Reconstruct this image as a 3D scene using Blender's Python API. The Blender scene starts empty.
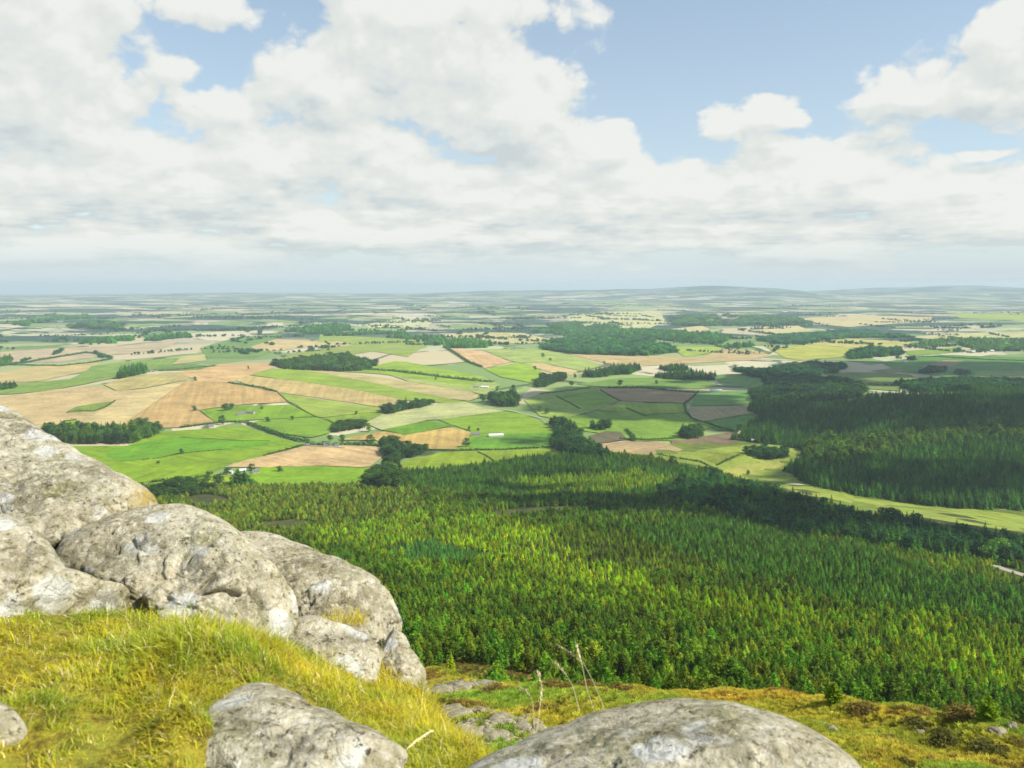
import bpy, bmesh, math, random
import numpy as np
from mathutils import Vector, Matrix
random.seed(7); RNG = np.random.default_rng(11)
SC = bpy.context.scene; COL = SC.collection
PI = math.pi
W, H, F = 1024.0, 768.0, 800.0
PITCH = math.atan(100/800.0)            # infinite horizon at row 284
SUN_AZ, SUN_EL = math.radians(108), math.radians(41)     # azimuth: to the right of the view direction (+Y)
SUN_DIR = np.array([math.sin(SUN_AZ)*math.cos(SUN_EL), math.cos(SUN_AZ)*math.cos(SUN_EL), math.sin(SUN_EL)])

# ------------------------------------------------------------------ camera maths
CP, SP = math.cos(PITCH), math.sin(PITCH)
def ray(px, py):
    cx = (np.asarray(px, float)-W/2)/F; cy = (H/2-np.asarray(py, float))/F
    d = np.stack([cx, CP+cy*SP, -SP+cy*CP], -1)
    return d/np.linalg.norm(d, axis=-1, keepdims=True)
def project(P):
    P = np.asarray(P, float); x, y, z = P[..., 0], P[..., 1], P[..., 2]
    f = y*CP-z*SP; u = y*SP+z*CP
    f = np.where(f < .01, .01, f)
    return W/2+F*x/f, H/2-F*u/f
def sstep(x, a, b):
    t = np.clip((x-a)/(b-a), 0, 1); return t*t*(3-2*t)

# ------------------------------------------------------------------ terrain (camera eye is the origin)
_PR = np.array([0, 20, 44, 70, 100, 116, 150, 240, 400, 600, 1000, 1400, 1800, 1e6], float)
_PZ = np.array([-9, -17.5, -27.5, -38.8, -52.6, -62.5, -85, -125, -175, -222, -295, -347, -352, -352], float)
_rr = np.concatenate([np.linspace(0, 2400, 4801), [1e6]]); _zz = np.interp(_rr, _PR, _PZ)
_k = np.hanning(33); _k /= _k.sum()
_zs = _zz.copy(); _c = np.convolve(np.pad(_zz[:-1], 16, mode='edge'), _k, mode='valid'); _zs[:-1] = _c
_k2 = np.hanning(241); _k2 /= _k2.sum()
_c2 = np.convolve(np.pad(_zz[:-1], 120, mode='edge'), _k2, mode='valid')
_w = sstep(_rr[:-1], 190, 320); _zs[:-1] = _zs[:-1]*(1-_w)+_c2*_w
def bump(x, y, cx, cy, sx, sy, a): return a*np.exp(-((x-cx)/sx)**2-((y-cy)/sy)**2)
def height(x, y):
    x = np.asarray(x, float); y = np.asarray(y, float); r = np.hypot(x, y)
    z = np.interp(r, _rr, _zs)
    th = np.arctan2(x, np.maximum(y, 1e-6))
    nb = sstep(r, 25, 60)*(1-sstep(r, 140, 230))
    z = z + nb*(1.1*np.sin(x*.11+1.3)*np.cos(y*.09)+.55*np.sin(x*.31+y*.17)+.25*np.sin(x*.7-y*.45+2))
    z = z + nb*4.0*sstep(th, .22, .6)*sstep(r, 60, 95)
    z = z + nb*2.2*np.exp(-((th+.12)/.08)**2)*sstep(r, 80, 100)
    m = sstep(r, 260, 700)*(1-sstep(r, 1500, 2200))
    z = z + m*(5*np.sin(x/95+.6)*np.sin(y/120+1)+3*np.sin(x/47-y/61))
    p = sstep(r, 1500, 2400)
    z = z + p*(6*np.sin(x/270+1)*np.sin(y/330+.5)+5*np.sin(x/520-y/610+2))
    q = sstep(r, 3500, 9000)
    z = z + q*(18*np.sin(x/1500+.4)*np.sin(y/1900+1.2)+12*np.sin(x/800-y/1100))
    z = z + bump(x, y, -1120, 2900, 420, 420, 38) + bump(x, y, -300, 3900, 700, 600, 30)
    z = z + bump(x, y, 1150, 2250, 600, 420, 46)
    z = z + bump(x, y, 5200, 21000, 2900, 2600, 300) + bump(x, y, 13500, 24000, 5200, 3500, 345) + bump(x, y, 500, 24000, 4500, 2500, 190) + bump(x, y, -9000, 26000, 5000, 2500, 120)
    z = z - r*r/1.46e7
    return z
def unproject(px, py, lift=0.0, t0=25.0):
    d = ray(px, py).reshape(-1, 3); ts = np.geomspace(t0, 46000, 1600); out = np.zeros_like(d)
    for i in range(len(d)):
        P = d[i]*ts[:, None]; below = P[:, 2] < height(P[:, 0], P[:, 1])+lift
        k = int(np.argmax(below)) if below.any() else len(ts)-1
        a, b = (ts[k-1] if k else ts[0]), ts[k]
        for _ in range(22):
            m = .5*(a+b); q = d[i]*m
            if q[2] < height(q[0], q[1])+lift: b = m
            else: a = m
        out[i] = d[i]*b
    return out
def pip(x, y, poly):
    poly = np.asarray(poly, float); ins = np.zeros(np.shape(x), bool); j = len(poly)-1
    for i in range(len(poly)):
        xi, yi = poly[i]; xj, yj = poly[j]
        c = ((yi > y) != (yj > y)) & (x < (xj-xi)*(y-yi)/(yj-yi+1e-12)+xi)
        ins ^= c; j = i
    return ins

# ------------------------------------------------------------------ numpy noise
_perm = RNG.permutation(256); _perm = np.concatenate([_perm]*3); _g = RNG.normal(size=(256, 3)); _g /= np.linalg.norm(_g, axis=1)[:, None]
def gnoise(P):
    P = np.asarray(P, float); i = np.floor(P).astype(int); f = P-i; i &= 255; u = f*f*f*(f*(f*6-15)+10); r = 0
    for dx in (0, 1):
        for dy in (0, 1):
            for dz in (0, 1):
                h = _perm[_perm[_perm[(i[:, 0]+dx) & 255]+((i[:, 1]+dy) & 255)]+((i[:, 2]+dz) & 255)]
                v = (_g[h]*(f-np.array([dx, dy, dz]))).sum(1)
                r = r+v*np.abs(1-dx-u[:, 0])*np.abs(1-dy-u[:, 1])*np.abs(1-dz-u[:, 2])
    return r
def fbm(P, octv=4, lac=2.1, gain=.5, ridged=False):
    a, s, t = 1., 1., 0
    for o in range(octv):
        n = gnoise(P*s+o*17.3); n = (.35-np.abs(n))*1.3 if ridged else n
        t = t+a*n; a *= gain; s *= lac
    return t

# ------------------------------------------------------------------ object helpers
def tag(o, label=None, cat=None, group=None, kind=None):
    if label: o['label'] = label
    if cat: o['category'] = cat
    if group: o['group'] = group
    if kind: o['kind'] = kind
    return o
def empty(name, loc, rz=0.0):
    o = bpy.data.objects.new(name, None); o.empty_display_size = .5; COL.objects.link(o)
    o.location = loc; o.rotation_euler = (0, 0, rz); return o
def mesh_obj(name, verts, faces, mats, parent=None, smooth=False, link=True, fmat=None):
    me = bpy.data.meshes.new(name)
    verts = np.asarray(verts, np.float32)
    if isinstance(faces, np.ndarray):
        n, k = faces.shape
        me.vertices.add(len(verts)); me.vertices.foreach_set('co', verts.ravel())
        me.loops.add(n*k); me.loops.foreach_set('vertex_index', faces.ravel().astype(np.int32))
        me.polygons.add(n); me.polygons.foreach_set('loop_start', np.arange(0, n*k, k, dtype=np.int32))
        me.update(calc_edges=True)
    else:
        me.from_pydata(verts.tolist(), [], faces)
    for m in (mats if isinstance(mats, (list, tuple)) else [mats]): me.materials.append(m)
    if fmat is not None: me.polygons.foreach_set('material_index', np.asarray(fmat, np.int32))
    if smooth: me.polygons.foreach_set('use_smooth', np.ones(len(me.polygons), bool))
    me.update()
    o = bpy.data.objects.new(name, me)
    if link: COL.objects.link(o)
    if parent: o.parent = parent
    return o
def copy_tree(root, loc, rz=0, scale=(1, 1, 1)):
    c = root.copy(); COL.objects.link(c); c.location = loc; c.rotation_euler = (0, 0, rz); c.scale = scale
    for ch in list(root.children):
        d = ch.copy(); COL.objects.link(d); d.parent = c
        for g in ch.children:
            e = g.copy(); COL.objects.link(e); e.parent = d
    return c

# ------------------------------------------------------------------ node helper
class NT:
    def __init__(s, tree): s.t = tree; s.n = tree.nodes; s.l = tree.links
    def add(s, typ, **kw):
        n = s.n.new(typ)
        for k, v in kw.items(): setattr(n, k, v)
        return n
    def put(s, sock, v):
        if v is None: return
        if isinstance(v, bpy.types.NodeSocket): s.l.new(v, sock)
        else:
            if hasattr(sock.default_value, '__len__') and not hasattr(v, '__len__'): v = [v]*len(sock.default_value)
            if hasattr(v, '__len__') and len(v) == 3 and hasattr(sock.default_value, '__len__') and len(sock.default_value) == 4: v = (*v, 1)
            sock.default_value = v
    def m(s, op, a, b=None, c=None, clamp=False):
        n = s.add('ShaderNodeMath', operation=op, use_clamp=clamp)
        for i, v in enumerate((a, b, c)): s.put(n.inputs[i], v)
        return n.outputs[0]
    def v(s, op, a, b=None, out=0):
        n = s.add('ShaderNodeVectorMath', operation=op)
        s.put(n.inputs[0], a)
        if b is not None: s.put(n.inputs[3] if op == 'SCALE' else n.inputs[1], b)
        return n.outputs[out]
    def mix(s, f, a, b, mode='MIX'):
        n = s.add('ShaderNodeMix', data_type='RGBA', blend_type=mode); n.clamp_factor = True
        s.put(n.inputs[0], f); s.put(n.inputs[6], a); s.put(n.inputs[7], b); return n.outputs[2]
    def noise(s, vec, scale, detail=4, rough=.55, dist=0, out='Fac'):
        n = s.add('ShaderNodeTexNoise'); s.put(n.inputs['Vector'], vec); s.put(n.inputs['Scale'], scale)
        n.inputs['Detail'].default_value = detail; n.inputs['Roughness'].default_value = rough; n.inputs['Distortion'].default_value = dist
        return n.outputs[out]
    def voro(s, vec, scale, feature='F1', out='Distance', rand=1.0, dist='EUCLIDEAN'):
        n = s.add('ShaderNodeTexVoronoi', feature=feature); n.distance = dist; s.put(n.inputs['Vector'], vec); s.put(n.inputs['Scale'], scale)
        n.inputs['Randomness'].default_value = rand
        return n.outputs[out]
    def ss(s, x, a, b, lo=0., hi=1.):
        n = s.add('ShaderNodeMapRange', interpolation_type='SMOOTHSTEP'); s.put(n.inputs[0], x)
        for i, v in enumerate((a, b, lo, hi)): s.put(n.inputs[i+1], v)
        return n.outputs[0]
    def ramp(s, f, stops, interp='LINEAR'):
        n = s.add('ShaderNodeValToRGB'); cr = n.color_ramp; cr.interpolation = interp; s.put(n.inputs[0], f)
        while len(cr.elements) > 1: cr.elements.remove(cr.elements[-1])
        cr.elements[0].position = stops[0][0]; cr.elements[0].color = (*stops[0][1], 1)
        for p, c in stops[1:]:
            e = cr.elements.new(p); e.color = (*c, 1)
        return n.outputs[0]
def new_mat(name):
    m = bpy.data.materials.new(name); m.use_nodes = True; t = NT(m.node_tree); m.node_tree.nodes.clear()
    return m, t
def finish(t, col, rough=.9, bump=None, bstr=.5, bdist=.05, spec=.2, trans=0.0, tcol=None):
    out = t.add('ShaderNodeOutputMaterial'); b = t.add('ShaderNodeBsdfPrincipled')
    t.put(b.inputs['Base Color'], col); t.put(b.inputs['Roughness'], rough); b.inputs['Specular IOR Level'].default_value = spec
    if bump is not None:
        bn = t.add('ShaderNodeBump'); bn.inputs['Strength'].default_value = bstr; bn.inputs['Distance'].default_value = bdist
        t.put(bn.inputs['Height'], bump); t.l.new(bn.outputs[0], b.inputs['Normal'])
    sh = b.outputs[0]
    if trans > 0:
        tr = t.add('ShaderNodeBsdfTranslucent'); t.put(tr.inputs[0], tcol if tcol is not None else col)
        ms = t.add('ShaderNodeMixShader'); ms.inputs[0].default_value = trans
        t.l.new(sh, ms.inputs[1]); t.l.new(tr.outputs[0], ms.inputs[2]); sh = ms.outputs[0]
    t.l.new(sh, out.inputs[0])
def geo_pos(t): return t.add('ShaderNodeNewGeometry').outputs['Position']
def obj_co(t): return t.add('ShaderNodeTexCoord').outputs['Object']
def lin(c): return tuple((v/255/12.92 if v/255 <= .04045 else ((v/255+.055)/1.055)**2.4) for v in c)

# ------------------------------------------------------------------ materials
def mat_plain(name, c, rough=.85, var=.12, scale=3.0):
    m, t = new_mat(name); n = t.noise(obj_co(t), scale, 4)
    finish(t, t.mix(n, tuple(v*(1-var) for v in c), tuple(min(1, v*(1+var)) for v in c)), rough); return m
def mat_rock(name='granite', dk=1.0):
    m, t = new_mat(name); oc = obj_co(t); P = t.v('ADD', oc, t.v('SCALE', t.add('ShaderNodeObjectInfo').outputs['Location'], 1.7))
    big = t.noise(P, 2.2, 6, .6); med = t.noise(P, 9, 6, .65, .6); fine = t.noise(P, 30, 6, .72); spk = t.voro(P, 48)
    base = t.ramp(big, [(.28, (.22, .195, .12)), (.42, (.40, .355, .235)), (.55, (.49, .45, .33)), (.64, (.33, .31, .19)), (.78, (.26, .245, .13))])
    base = t.mix(t.m('MULTIPLY', t.ss(fine, .50, .62), .75), base, (.62, .59, .50))
    base = t.mix(t.m('MULTIPLY', t.ss(fine, .45, .36), .85), base, (.085, .075, .04))
    base = t.mix(t.m('MULTIPLY', t.ss(spk, .22, .05), .35), base, (.07, .065, .05))
    # pale lichen patches with clean ragged borders, olive crust, dark pitted spots, rusty crust
    lw = t.v('ADD', P, t.v('SCALE', t.noise(P, 14, 3, out='Color'), .09))
    li = t.voro(lw, 3.6); li = t.m('MULTIPLY', t.ss(li, .36, .27), t.ss(t.noise(P, 1.7, 2), .46, .52))
    base = t.mix(t.m('MULTIPLY', li, .85), base, t.mix(fine, (.52, .52, .47), (.70, .70, .66)))
    cr = t.m('MULTIPLY', t.ss(med, .46, .60), t.ss(t.noise(P, 1.3, 3), .42, .56))
    base = t.mix(t.m('MULTIPLY', cr, .5), base, (.17, .155, .065))
    lw2 = t.v('ADD', P, t.v('SCALE', t.noise(P, 9, 5, .7, out='Color'), .3)); pits = t.m('MULTIPLY', t.ss(t.voro(lw2, 12), .24, .08), t.ss(t.noise(P, 2.6, 4), .47, .58))
    base = t.mix(t.m('MULTIPLY', pits, .7), base, (.055, .05, .035))
    att = t.add('ShaderNodeAttribute', attribute_name='crust', attribute_type='GEOMETRY').outputs['Fac']
    base = t.mix(t.m('MULTIPLY', att, t.ss(med, .36, .56)), base, (.38, .29, .10))
    mo = t.add('ShaderNodeAttribute', attribute_name='stain_shade', attribute_type='GEOMETRY').outputs['Fac']  # dark stain on the boulders, plus painted shade in the right one's hollow
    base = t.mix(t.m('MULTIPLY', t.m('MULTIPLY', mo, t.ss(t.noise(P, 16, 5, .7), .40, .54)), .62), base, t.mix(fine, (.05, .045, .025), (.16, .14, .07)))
    hgt = t.m('ADD', t.m('MULTIPLY', fine, .35), t.m('SUBTRACT', t.m('MULTIPLY', med, 1.1), t.m('MULTIPLY', pits, .45)))
    if dk < 1: base = t.v('MULTIPLY', base, (dk, dk*.97, dk*.9))
    finish(t, base, .92, hgt, 1.0, .05, .15); return m
def mat_grass():
    m, t = new_mat('grass_blades'); a = t.add('ShaderNodeAttribute', attribute_name='hue', attribute_type='GEOMETRY').outputs['Color']
    finish(t, a, .7, spec=.25, trans=.38); return m
def mat_heath():
    m, t = new_mat('heath'); P = geo_pos(t); n = t.noise(P, .22, 6, .62); n2 = t.noise(P, 1.6, 5, .65); n3 = t.noise(P, .07, 3)
    c = t.ramp(n2, [(.3, (.11, .085, .02)), (.45, (.30, .25, .03)), (.6, (.42, .36, .045)), (.75, (.27, .29, .035))])
    c = t.mix(t.m('MULTIPLY', t.ss(n, .58, .68), .7), c, t.mix(n2, (.07, .028, .012), (.19, .085, .025)))
    c = t.mix(t.m('MULTIPLY', t.ss(n3, .52, .66), .5), c, (.18, .21, .03))
    finish(t, c, .95, n2, .7, .6); return m
def mat_forest_floor():
    m, t = new_mat('forest_floor'); P = geo_pos(t); n = t.noise(P, .05, 6, .6)
    finish(t, t.ramp(n, [(.3, (.03, .04, .008)), (.55, (.07, .08, .016)), (.75, (.13, .125, .03))]), .95); return m
def mat_farmland():
    m, t = new_mat('farmland'); P = geo_pos(t)
    wv = t.v('ADD', P, t.v('SCALE', t.noise(P, .0012, 2, out='Color'), 500))
    mp = t.add('ShaderNodeMapping'); mp.inputs['Rotation'].default_value = (0, 0, .45); mp.inputs['Scale'].default_value = (1, .62, 0); t.l.new(wv, mp.inputs[0]); Q = mp.outputs[0]
    cell = t.voro(Q, 1/430, out='Color', dist='CHEBYCHEV'); sep = t.add('ShaderNodeSeparateColor'); t.l.new(cell, sep.inputs[0]); r, g, b = sep.outputs
    cols = t.ramp(r, [(0, (.20, .29, .08)), (.16, (.28, .36, .11)), (.30, (.56, .45, .27)), (.47, (.34, .37, .16)), (.58, (.44, .38, .26)), (.70, (.62, .53, .35)), (.84, (.22, .31, .11)), (.93, (.50, .48, .28))], 'CONSTANT')
    cols = t.v('MULTIPLY', cols, (.90, .94, .94)); cols = t.mix(t.m('MULTIPLY', t.noise(P, .011, 5), .5), cols, t.mix(.5, cols, (.16, .18, .07)))
    edge = t.voro(Q, 1/430, 'DISTANCE_TO_EDGE'); hd = t.m('MULTIPLY', t.ss(edge, .035, .012), t.ss(t.noise(P, .006, 2), .42, .5))
    cols = t.mix(t.m('MULTIPLY', hd, .8), cols, (.03, .055, .02))
    mp2 = t.add('ShaderNodeMapping'); mp2.inputs['Scale'].default_value = (.55, 1, 0); t.l.new(wv, mp2.inputs[0])
    wood = t.ss(t.noise(mp2.outputs[0], .0012, 6, .66), .490, .510)
    wood = t.m('MULTIPLY', wood, t.ss(t.v('LENGTH', P, out=1), 4800, 6000))
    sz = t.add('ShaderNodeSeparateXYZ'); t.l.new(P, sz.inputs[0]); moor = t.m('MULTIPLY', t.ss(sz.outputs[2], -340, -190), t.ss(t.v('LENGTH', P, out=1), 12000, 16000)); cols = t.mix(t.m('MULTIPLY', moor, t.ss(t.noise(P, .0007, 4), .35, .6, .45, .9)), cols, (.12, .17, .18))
    cols = t.mix(wood, cols, t.mix(t.noise(P, .02, 4), (.015, .05, .035), (.04, .09, .05)))
    finish(t, cols, .95); return m
def mat_field():
    m, t = new_mat('field_cover'); P = geo_pos(t); oi = t.add('ShaderNodeObjectInfo'); c = oi.outputs['Color']
    mp = t.add('ShaderNodeMapping'); t.l.new(P, mp.inputs[0]); t.put(mp.inputs['Rotation'], None)
    cx = t.add('ShaderNodeCombineXYZ'); t.put(cx.inputs[2], t.m('MULTIPLY', oi.outputs['Random'], 3.1)); t.l.new(cx.outputs[0], mp.inputs['Rotation'])
    st = t.add('ShaderNodeMapping'); st.inputs['Scale'].default_value = (1/14, 1/500, 0); t.l.new(mp.outputs[0], st.inputs[0])
    lines = t.noise(st.outputs[0], 1.0, 3, .6)
    n = t.noise(P, .012, 6, .6); n2 = t.noise(P, .09, 5, .65)
    k = t.m('ADD', t.m('ADD', t.m('MULTIPLY', n, .5), t.m('MULTIPLY', n2, .45)), t.m('MULTIPLY', lines, .4))    # about .68
    k = t.m('ADD', t.m('MULTIPLY', t.m('SUBTRACT', k, .68), 2.3), 1.0)
    c2 = t.v('MULTIPLY', c, k)
    c2 = t.mix(t.m('MULTIPLY', t.ss(n, .55, .72), .3), c2, t.v('MULTIPLY', c2, (1.18, 1.0, .8)))
    finish(t, c2, .95); return m
def mat_leaf(name, c0, c1, trans=.2):
    m, t = new_mat(name); tint = t.add('ShaderNodeAttribute', attribute_name='tint', attribute_type='INSTANCER').outputs['Color']
    P = geo_pos(t); n = t.noise(P, .9, 3, .6); c = t.mix(n, c0, c1); c = t.v('MULTIPLY', c, tint)
    finish(t, c, .8, spec=.15, trans=trans); return m
M_ROCK = mat_rock(); M_SCREE = mat_rock('weathered_scree', .62); M_GRASS = mat_grass(); M_HEATH = mat_heath(); M_FLOOR = mat_forest_floor(); M_FARM = mat_farmland(); M_FIELD = mat_field()
M_NEEDLE = mat_leaf('conifer_needles', (.125, .195, .011), (.275, .385, .02), .2)
M_BROAD = mat_leaf('broadleaf_leaves', (.055, .115, .022), (.125, .215, .04), .3)
M_HEATHER = mat_leaf('heather_sprigs', (.15, .11, .03), (.30, .22, .05), .3)
M_TUFT = mat_leaf('moor_grass_blades', (.33, .31, .03), (.52, .50, .055), .4)
M_BARK = mat_plain('bark', (.12, .085, .06), scale=8)
M_WHITE = mat_plain('white_render', (.58, .57, .53), var=.06); M_SLATE = mat_plain('grey_slate', (.17, .17, .18))
M_STONE = mat_plain('grey_stone_wall', (.36, .34, .31)); M_SHEET = mat_plain('pale_sheet_roof', (.62, .63, .62), .6, .05)
M_WIN = mat_plain('window_glass', (.04, .05, .06), .15); M_DOOR = mat_plain('dark_door_paint', (.10, .07, .05))
M_STRAW = mat_plain('dry_straw', (.66, .56, .32), scale=30); M_TRACK = mat_plain('gravel_track', (.34, .31, .22), scale=.1)
def mat_moss():
    m, t = new_mat('moss_turf'); P = geo_pos(t); n = t.noise(P, 16, 6, .7); n2 = t.noise(P, 3, 4)
    c = t.ramp(n, [(.32, (.035, .025, .008)), (.44, (.15, .12, .015)), (.55, (.33, .28, .03)), (.68, (.24, .27, .03))]); c = t.mix(t.m('MULTIPLY', t.ss(n2, .5, .65), .5), c, (.20, .24, .03))
    finish(t, c, .95, n, 1.0, .04); return m
M_SOIL = mat_moss()

# ------------------------------------------------------------------ near hilltop: ground heights from a few sightings
def at_r(px, py, r):
    d = ray(px, py); return d*(r/math.hypot(d[0], d[1]))
ANCH = [(0, 768, 2.5), (120, 768, 2.55), (250, 768, 2.62), (360, 768, 2.72), (470, 768, 2.75), (0, 700, 2.95), (120, 690, 3.0), (0, 650, 3.45), (100, 664, 3.45), (150, 668, 3.4), (215, 652, 3.6), (150, 745, 2.58), (190, 735, 2.58), (215, 768, 2.5),
        (230, 680, 3.15), (300, 660, 3.95), (300, 690, 3.4), (360, 684, 4.05), (380, 720, 3.35), (425, 714, 4.05), (440, 735, 3.3), (-300, 640, 3.2), (-300, 800, 2.2)]
AP = np.array([at_r(*a) for a in ANCH]+[(0, .3, -1.62), (-1.5, .3, -1.6), (1.0, .4, -1.66), (.9, 2.0, -1.72), (.2, 2.2, -1.72), (-4, 5.5, -1.5), (-5, 2, -1.35), (-5, -1, -1.4), (2, -1, -1.9), (-1.2, 5.2, -2.3)])
def _phi(a, b): return np.linalg.norm(a[:, None, :]-b[None], axis=2)
_K = _phi(AP[:, :2], AP[:, :2]); _A = np.block([[_K+np.eye(len(AP))*.06, np.ones((len(AP), 1))], [np.ones((1, len(AP))), np.zeros((1, 1))]])
_wt = np.linalg.solve(_A, np.concatenate([AP[:, 2], [0]]))
PLAT = np.array([(-7, -2.5), (-7, 6.3), (-4, 6.0), (-2.2, 5.5), (-1.1, 5.1), (-.52, 4.35), (-.40, 3.7), (-.20, 3.05), (-.02, 2.62), (.35, 2.6), (.85, 2.45), (1.15, 1.7), (1.3, -2.5)])
def poly_dist(x, y, poly):
    d = np.full(np.shape(x), 1e9); n = len(poly)
    for i in range(n):
        a, b = poly[i], poly[(i+1) % n]; e = b-a; t = np.clip(((x-a[0])*e[0]+(y-a[1])*e[1])/(e@e), 0, 1)
        d = np.minimum(d, np.hypot(x-a[0]-t*e[0], y-a[1]-t*e[1]))
    return np.where(pip(x, y, poly), -d, d)
DOME = at_r(205, 662, 3.35)
def near_ground(x, y, micro=True):
    x = np.asarray(x, float).ravel(); y = np.asarray(y, float).ravel(); q = np.stack([x, y], 1)
    z = _phi(q, AP[:, :2])@_wt[:-1]+_wt[-1]
    if micro: z = z+.09*fbm(np.stack([x*1.9, y*1.9, 0*x], 1), 3)+.055*fbm(np.stack([x*6, y*6, 0*x], 1), 2)
    z = z+.16*np.exp(-((x-DOME[0])**2+(y-DOME[1])**2)/.10)
    e = np.maximum(poly_dist(x, y, PLAT), 0); return z-1.25*e-.5*e*e
def build_near_ground():
    n = 150; xs = np.linspace(-8, 4.2, n); ys = np.linspace(-3.5, 8.5, n); X, Y = np.meshgrid(xs, ys); Z = near_ground(X, Y).reshape(X.shape)
    Z = np.maximum(Z, -16)
    V = np.stack([X.ravel(), Y.ravel(), Z.ravel()], 1); i = np.arange(n*n).reshape(n, n)
    Fc = np.stack([i[:-1, :-1].ravel(), i[:-1, 1:].ravel(), i[1:, 1:].ravel(), i[1:, :-1].ravel()], 1)
    tag(mesh_obj('hilltop_ground', V, Fc, M_SOIL, smooth=True), kind='structure')
build_near_ground()

# ------------------------------------------------------------------ terrain sheet
def build_terrain():
    rad = np.concatenate([np.linspace(1.5, 170, 170), np.geomspace(172, 46000, 330)])
    ang = np.concatenate([np.linspace(-PI, -1.0, 40)[:-1], np.linspace(-1.0, 1.0, 420), np.linspace(1.0, PI, 40)[1:-1]])
    R, A = np.meshgrid(rad, ang, indexing='ij'); X, Y = R*np.sin(A), R*np.cos(A)
    front = 1-sstep(np.abs(A), 1.2, 2.2)
    Z = height(X, Y)-1.6*sstep(R, 1350, 1800)
    V = np.stack([X.ravel(), Y.ravel(), Z.ravel()], 1); nr, na = len(rad), len(ang); i = np.arange(nr*na).reshape(nr, na); j = np.roll(i, -1, axis=1)
    Fc = np.stack([i[:-1].ravel(), i[1:].ravel(), j[1:].ravel(), j[:-1].ravel()], 1)
    rc = np.repeat(rad[:-1], na); fm = np.where(rc < 310, 0, np.where(rc < 1425, 1, 2))
    o = mesh_obj('ground', V, Fc, [M_HEATH, M_FLOOR, M_FARM], smooth=True, fmat=fm); tag(o, kind='structure')
build_terrain()

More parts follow.
